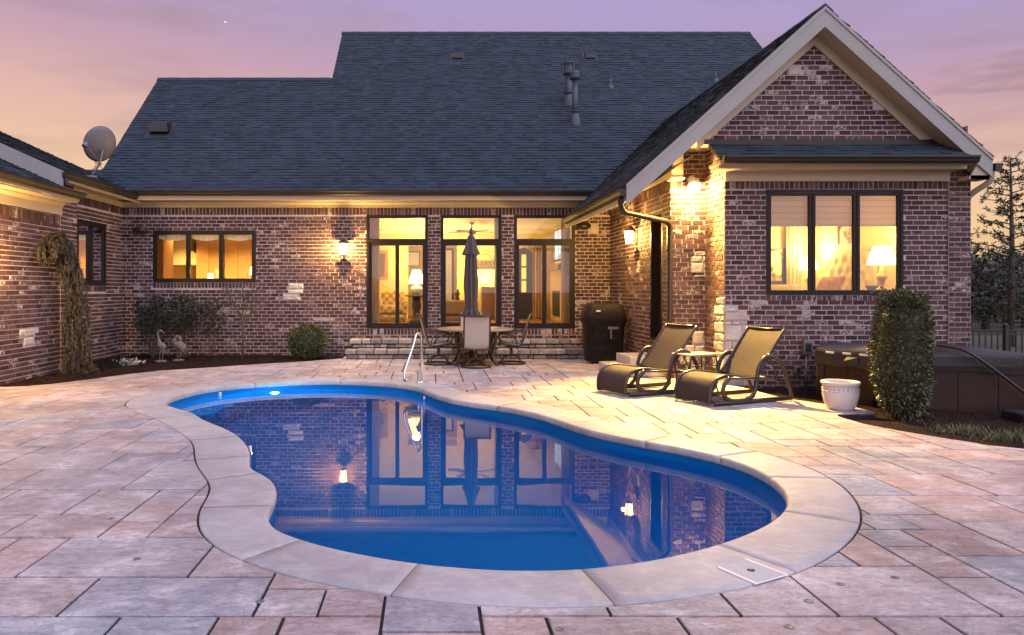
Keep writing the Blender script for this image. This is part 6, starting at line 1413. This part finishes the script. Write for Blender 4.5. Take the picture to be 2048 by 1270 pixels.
# crane statues
def crane(c, kind, label):
    loc = Vector(c); c = Vector((0,0,0)); t = thing('crane_statue', loc, label, 'statue', 'stone cranes in the mulch bed'); t.scale = (.88,)*3; mb = MB()
    mb.lathe([(.13,0),(.135,.02),(.10,.045),(.0,.05)], 16, c, sx=1.1, sy=.8); mb.build('base', M['statue'], t)
    mb = MB(); mb.tube([c+Vector((-.03,0,.03)), c+Vector((-.03,.0,.17)), c+Vector((-.02,.01,.30))], .011, 6); mb.tube([c+Vector((.035,0,.03)), c+Vector((.035,.02,.18)), c+Vector((.03,.01,.30))], .011, 6); mb.build('leg', M['statue'], t)
    if kind == 0:
        body = [(.10,.0,.30),(.06,0,.36),(0,0,.40),(-.03,0,.45),(-.045,0,.52),(-.065,0,.60),(-.075,0,.66),(-.06,0,.72),(-.02,0,.745),(.02,0,.73)]; rad_ = [.015,.07,.085,.06,.032,.024,.022,.026,.034,.02]; beak = [(.015,0,.732),(.10,0,.665)]
        wing = [((.02,.075,.38),(.12,.06,.26))]
    else:
        body = [(.15,.0,.22),(.12,0,.30),(.03,0,.38),(-.05,0,.42),(-.09,0,.49),(-.07,0,.57),(-.02,0,.60),(.03,0,.57),(.045,0,.52),(.03,0,.48)]; rad_ = [.02,.085,.11,.08,.04,.032,.030,.028,.034,.02]; beak = [(.03,0,.485),(-.04,0,.40)]
    mb = MB(); pts = catmull([c+Vector(p) for p in body],4); rs = []
    for i in range(len(body)-1):
        for j in range(4): rs.append(rad_[i]+(rad_[i+1]-rad_[i])*j/4)
    rs.append(rad_[-1]); mb.tube(pts, rs, 10); mb.tube([c+Vector(beak[0]), c+Vector(beak[1])], [.014,.003], 6); mb.build('body', M['statue'], t)
    for s_ in (-1, 1):
        mb = MB(); n = 7
        for k in range(n): a = c+Vector((-.03+.02*k, s_*.07, .42-.015*k)); leaf(mb, a, Vector((.8,s_*.12,-.75-.06*k)), Vector((0,s_,0)), .17+.01*k, .05)
        mb.build('wing', M['statue'], t)
crane((*gr(322,724,.02).xy,.02), 0, 'stone crane statue standing upright with a raised neck'); crane((*gr(357,722,.02).xy,.02), 1, 'stone crane statue preening with its neck curled down')
# crescent moon high above the lower roof: a lune of a sphere
c = at(451,43,900); 
mb = MB(); vs = []; fs = []; n = 14
for i in range(n+1):
    th = -1.35+2.7*i/n
    for j in range(4):
        ph = (j/3)*.55*math.cos(th*1.1); vs.append((2.6*math.sin(th), -2.6*math.cos(th)*math.cos(ph)*.2, -2.6*math.cos(th)*(1-.40*j/3*math.cos(th))+1.2))
for i in range(n):
    for j in range(3): a = i*4+j; fs.append((a,a+1,a+5,a+4))
mb.add(vs, fs, True); mb.xf(Matrix.Rotation(.45,4,'Y')); o = mb.build('moon', glow('moonlight', (.80,.74,.76), .55)); o.location = c; tag(o, 'thin pale crescent moon in the pink sky above the lower roof', 'moon')
# ---- beyond the house: fence, spindly conifer, trees
t = thing('metal_fence', (11,14,-.2), 'black metal picket fence behind the hot tub', 'fence')
mb = MB(); 
for z in (-.1,.66,.74): mb.box(8.75,16,13.985,14.015,z,z+.03)
mb.build('rail', M['black'], t, True)
pk = None
for k in range(60):
    x = 8.82+k*.118
    if pk is None: m_ = MB(); m_.box(-.01,.01,-.01,.01,-.38,.46); pk = m_.build('picket', M['black'], t); o = pk
    else: o = link('picket', pk.data, t)
    o.location = (x-11, 0, .5)
for x in (8.75,11.1,13.5,15.9): mb = MB(); mb.box(x-.035,x+.035,13.96,14.04,-.2,.84); mb.lathe([(.05,.84),(.05,.86),(0,.90)], 4, (x,14,0)); mb.build('post', M['black'], t, True)
def conifer(c, h, w, label, dens=1.0, name='conifer_tree'):
    c = Vector(c); t = thing(name, c, label, 'tree'); mb = MB(); mb.tube([c, c+Z3*h*.5+Vector((.05,0,0)), c+Z3*h], [.11,.07,.015], 8); mb.build('trunk', M['bark'], t, True)
    br = MB(); lf = MB(); n = int(58*dens)
    for k in range(n):
        z = h*(.10+.90*k/n); a = k*2.4+R.uniform(-.4,.4); l_ = w*(1-z/h)**.75*R.uniform(.45,1.1)+.12; d = Vector((math.cos(a),math.sin(a),R.uniform(.05,.45))); b = c+Z3*z
        pts = catmull([b, b+d*l_*.5, b+d*l_+Vector((0,0,-.08*l_))],4); br.tube(pts, [.022*(1-.8*i/8) for i in range(9)], 4)
        for s_ in range(int(5+l_*11)):
            f_ = R.uniform(.3,1); i = min(7,int(f_*8)); q = pts[i].lerp(pts[i+1], R.random()); sd_ = (d.normalized()*.5+rdir()*.8).normalized(); sl__ = R.uniform(.10,.24); br.tube([q,q+sd_*sl__], [.006,.002], 3)
            for _ in range(9): leaf(lf, q+sd_*sl__*R.random(), (sd_+rdir()*.8), rdir(), R.uniform(.05,.12), R.uniform(.02,.045))
    br.build('branches', M['bark'], t, True); lf.build('crown', M['conifer'], t, True)
conifer((at(2021,500,22).x,22,-.2), 5.75, 1.75, 'spindly dark conifer against the orange sky beside the house', 1.15)
def broad(c, h, w, label, n=1500):
    c = Vector(c); t = thing('leafy_tree', c, label, 'tree'); mb = MB(); mb.tube([c, c+Z3*h*.5], [.16,.09], 7)
    for k in range(6): a = k*1.05; mb.tube([c+Z3*h*.3, c+Vector((math.cos(a)*w*.3,math.sin(a)*w*.3,h*.75))], [.07,.02], 5)
    mb.build('trunk', M['bark'], t, True); lf = MB()
    for k in range(n):
        d = rdir(); s_ = R.random()**.35*(.85+.35*noise.noise(d*2.2+c)); p = c+Vector((d.x*w/2*s_, d.y*w/2*s_, h*.52+d.z*h*.50*s_)); leaf(lf, p, rdir(), rdir(), R.uniform(.16,.34), R.uniform(.10,.2))
    lf.build('crown', M['far_leaf'], t, True)
for px, Y, h, w_, lab in ((1928,32,3.6,4.5,'dark leafy tree mass right against the house corner in the distance'), (1972,30,3.1,4.0,'low dark tree in the distance behind the fence'), (2010,38,4.0,5.5,'dark tree behind the trunk of the spindly conifer'), (2050,33,3.6,4.5,'dark tree at the picture edge behind the fence'), (2110,36,4.2,5,'leafy tree just past the picture edge'), (1895,40,4.0,5,'leafy tree partly hidden behind the house corner'), (1985,44,4.3,7,'farthest dark tree on the skyline behind the fence')):
    broad((at(px,600,Y).x,Y,-.2), h, w_, lab, 1900)
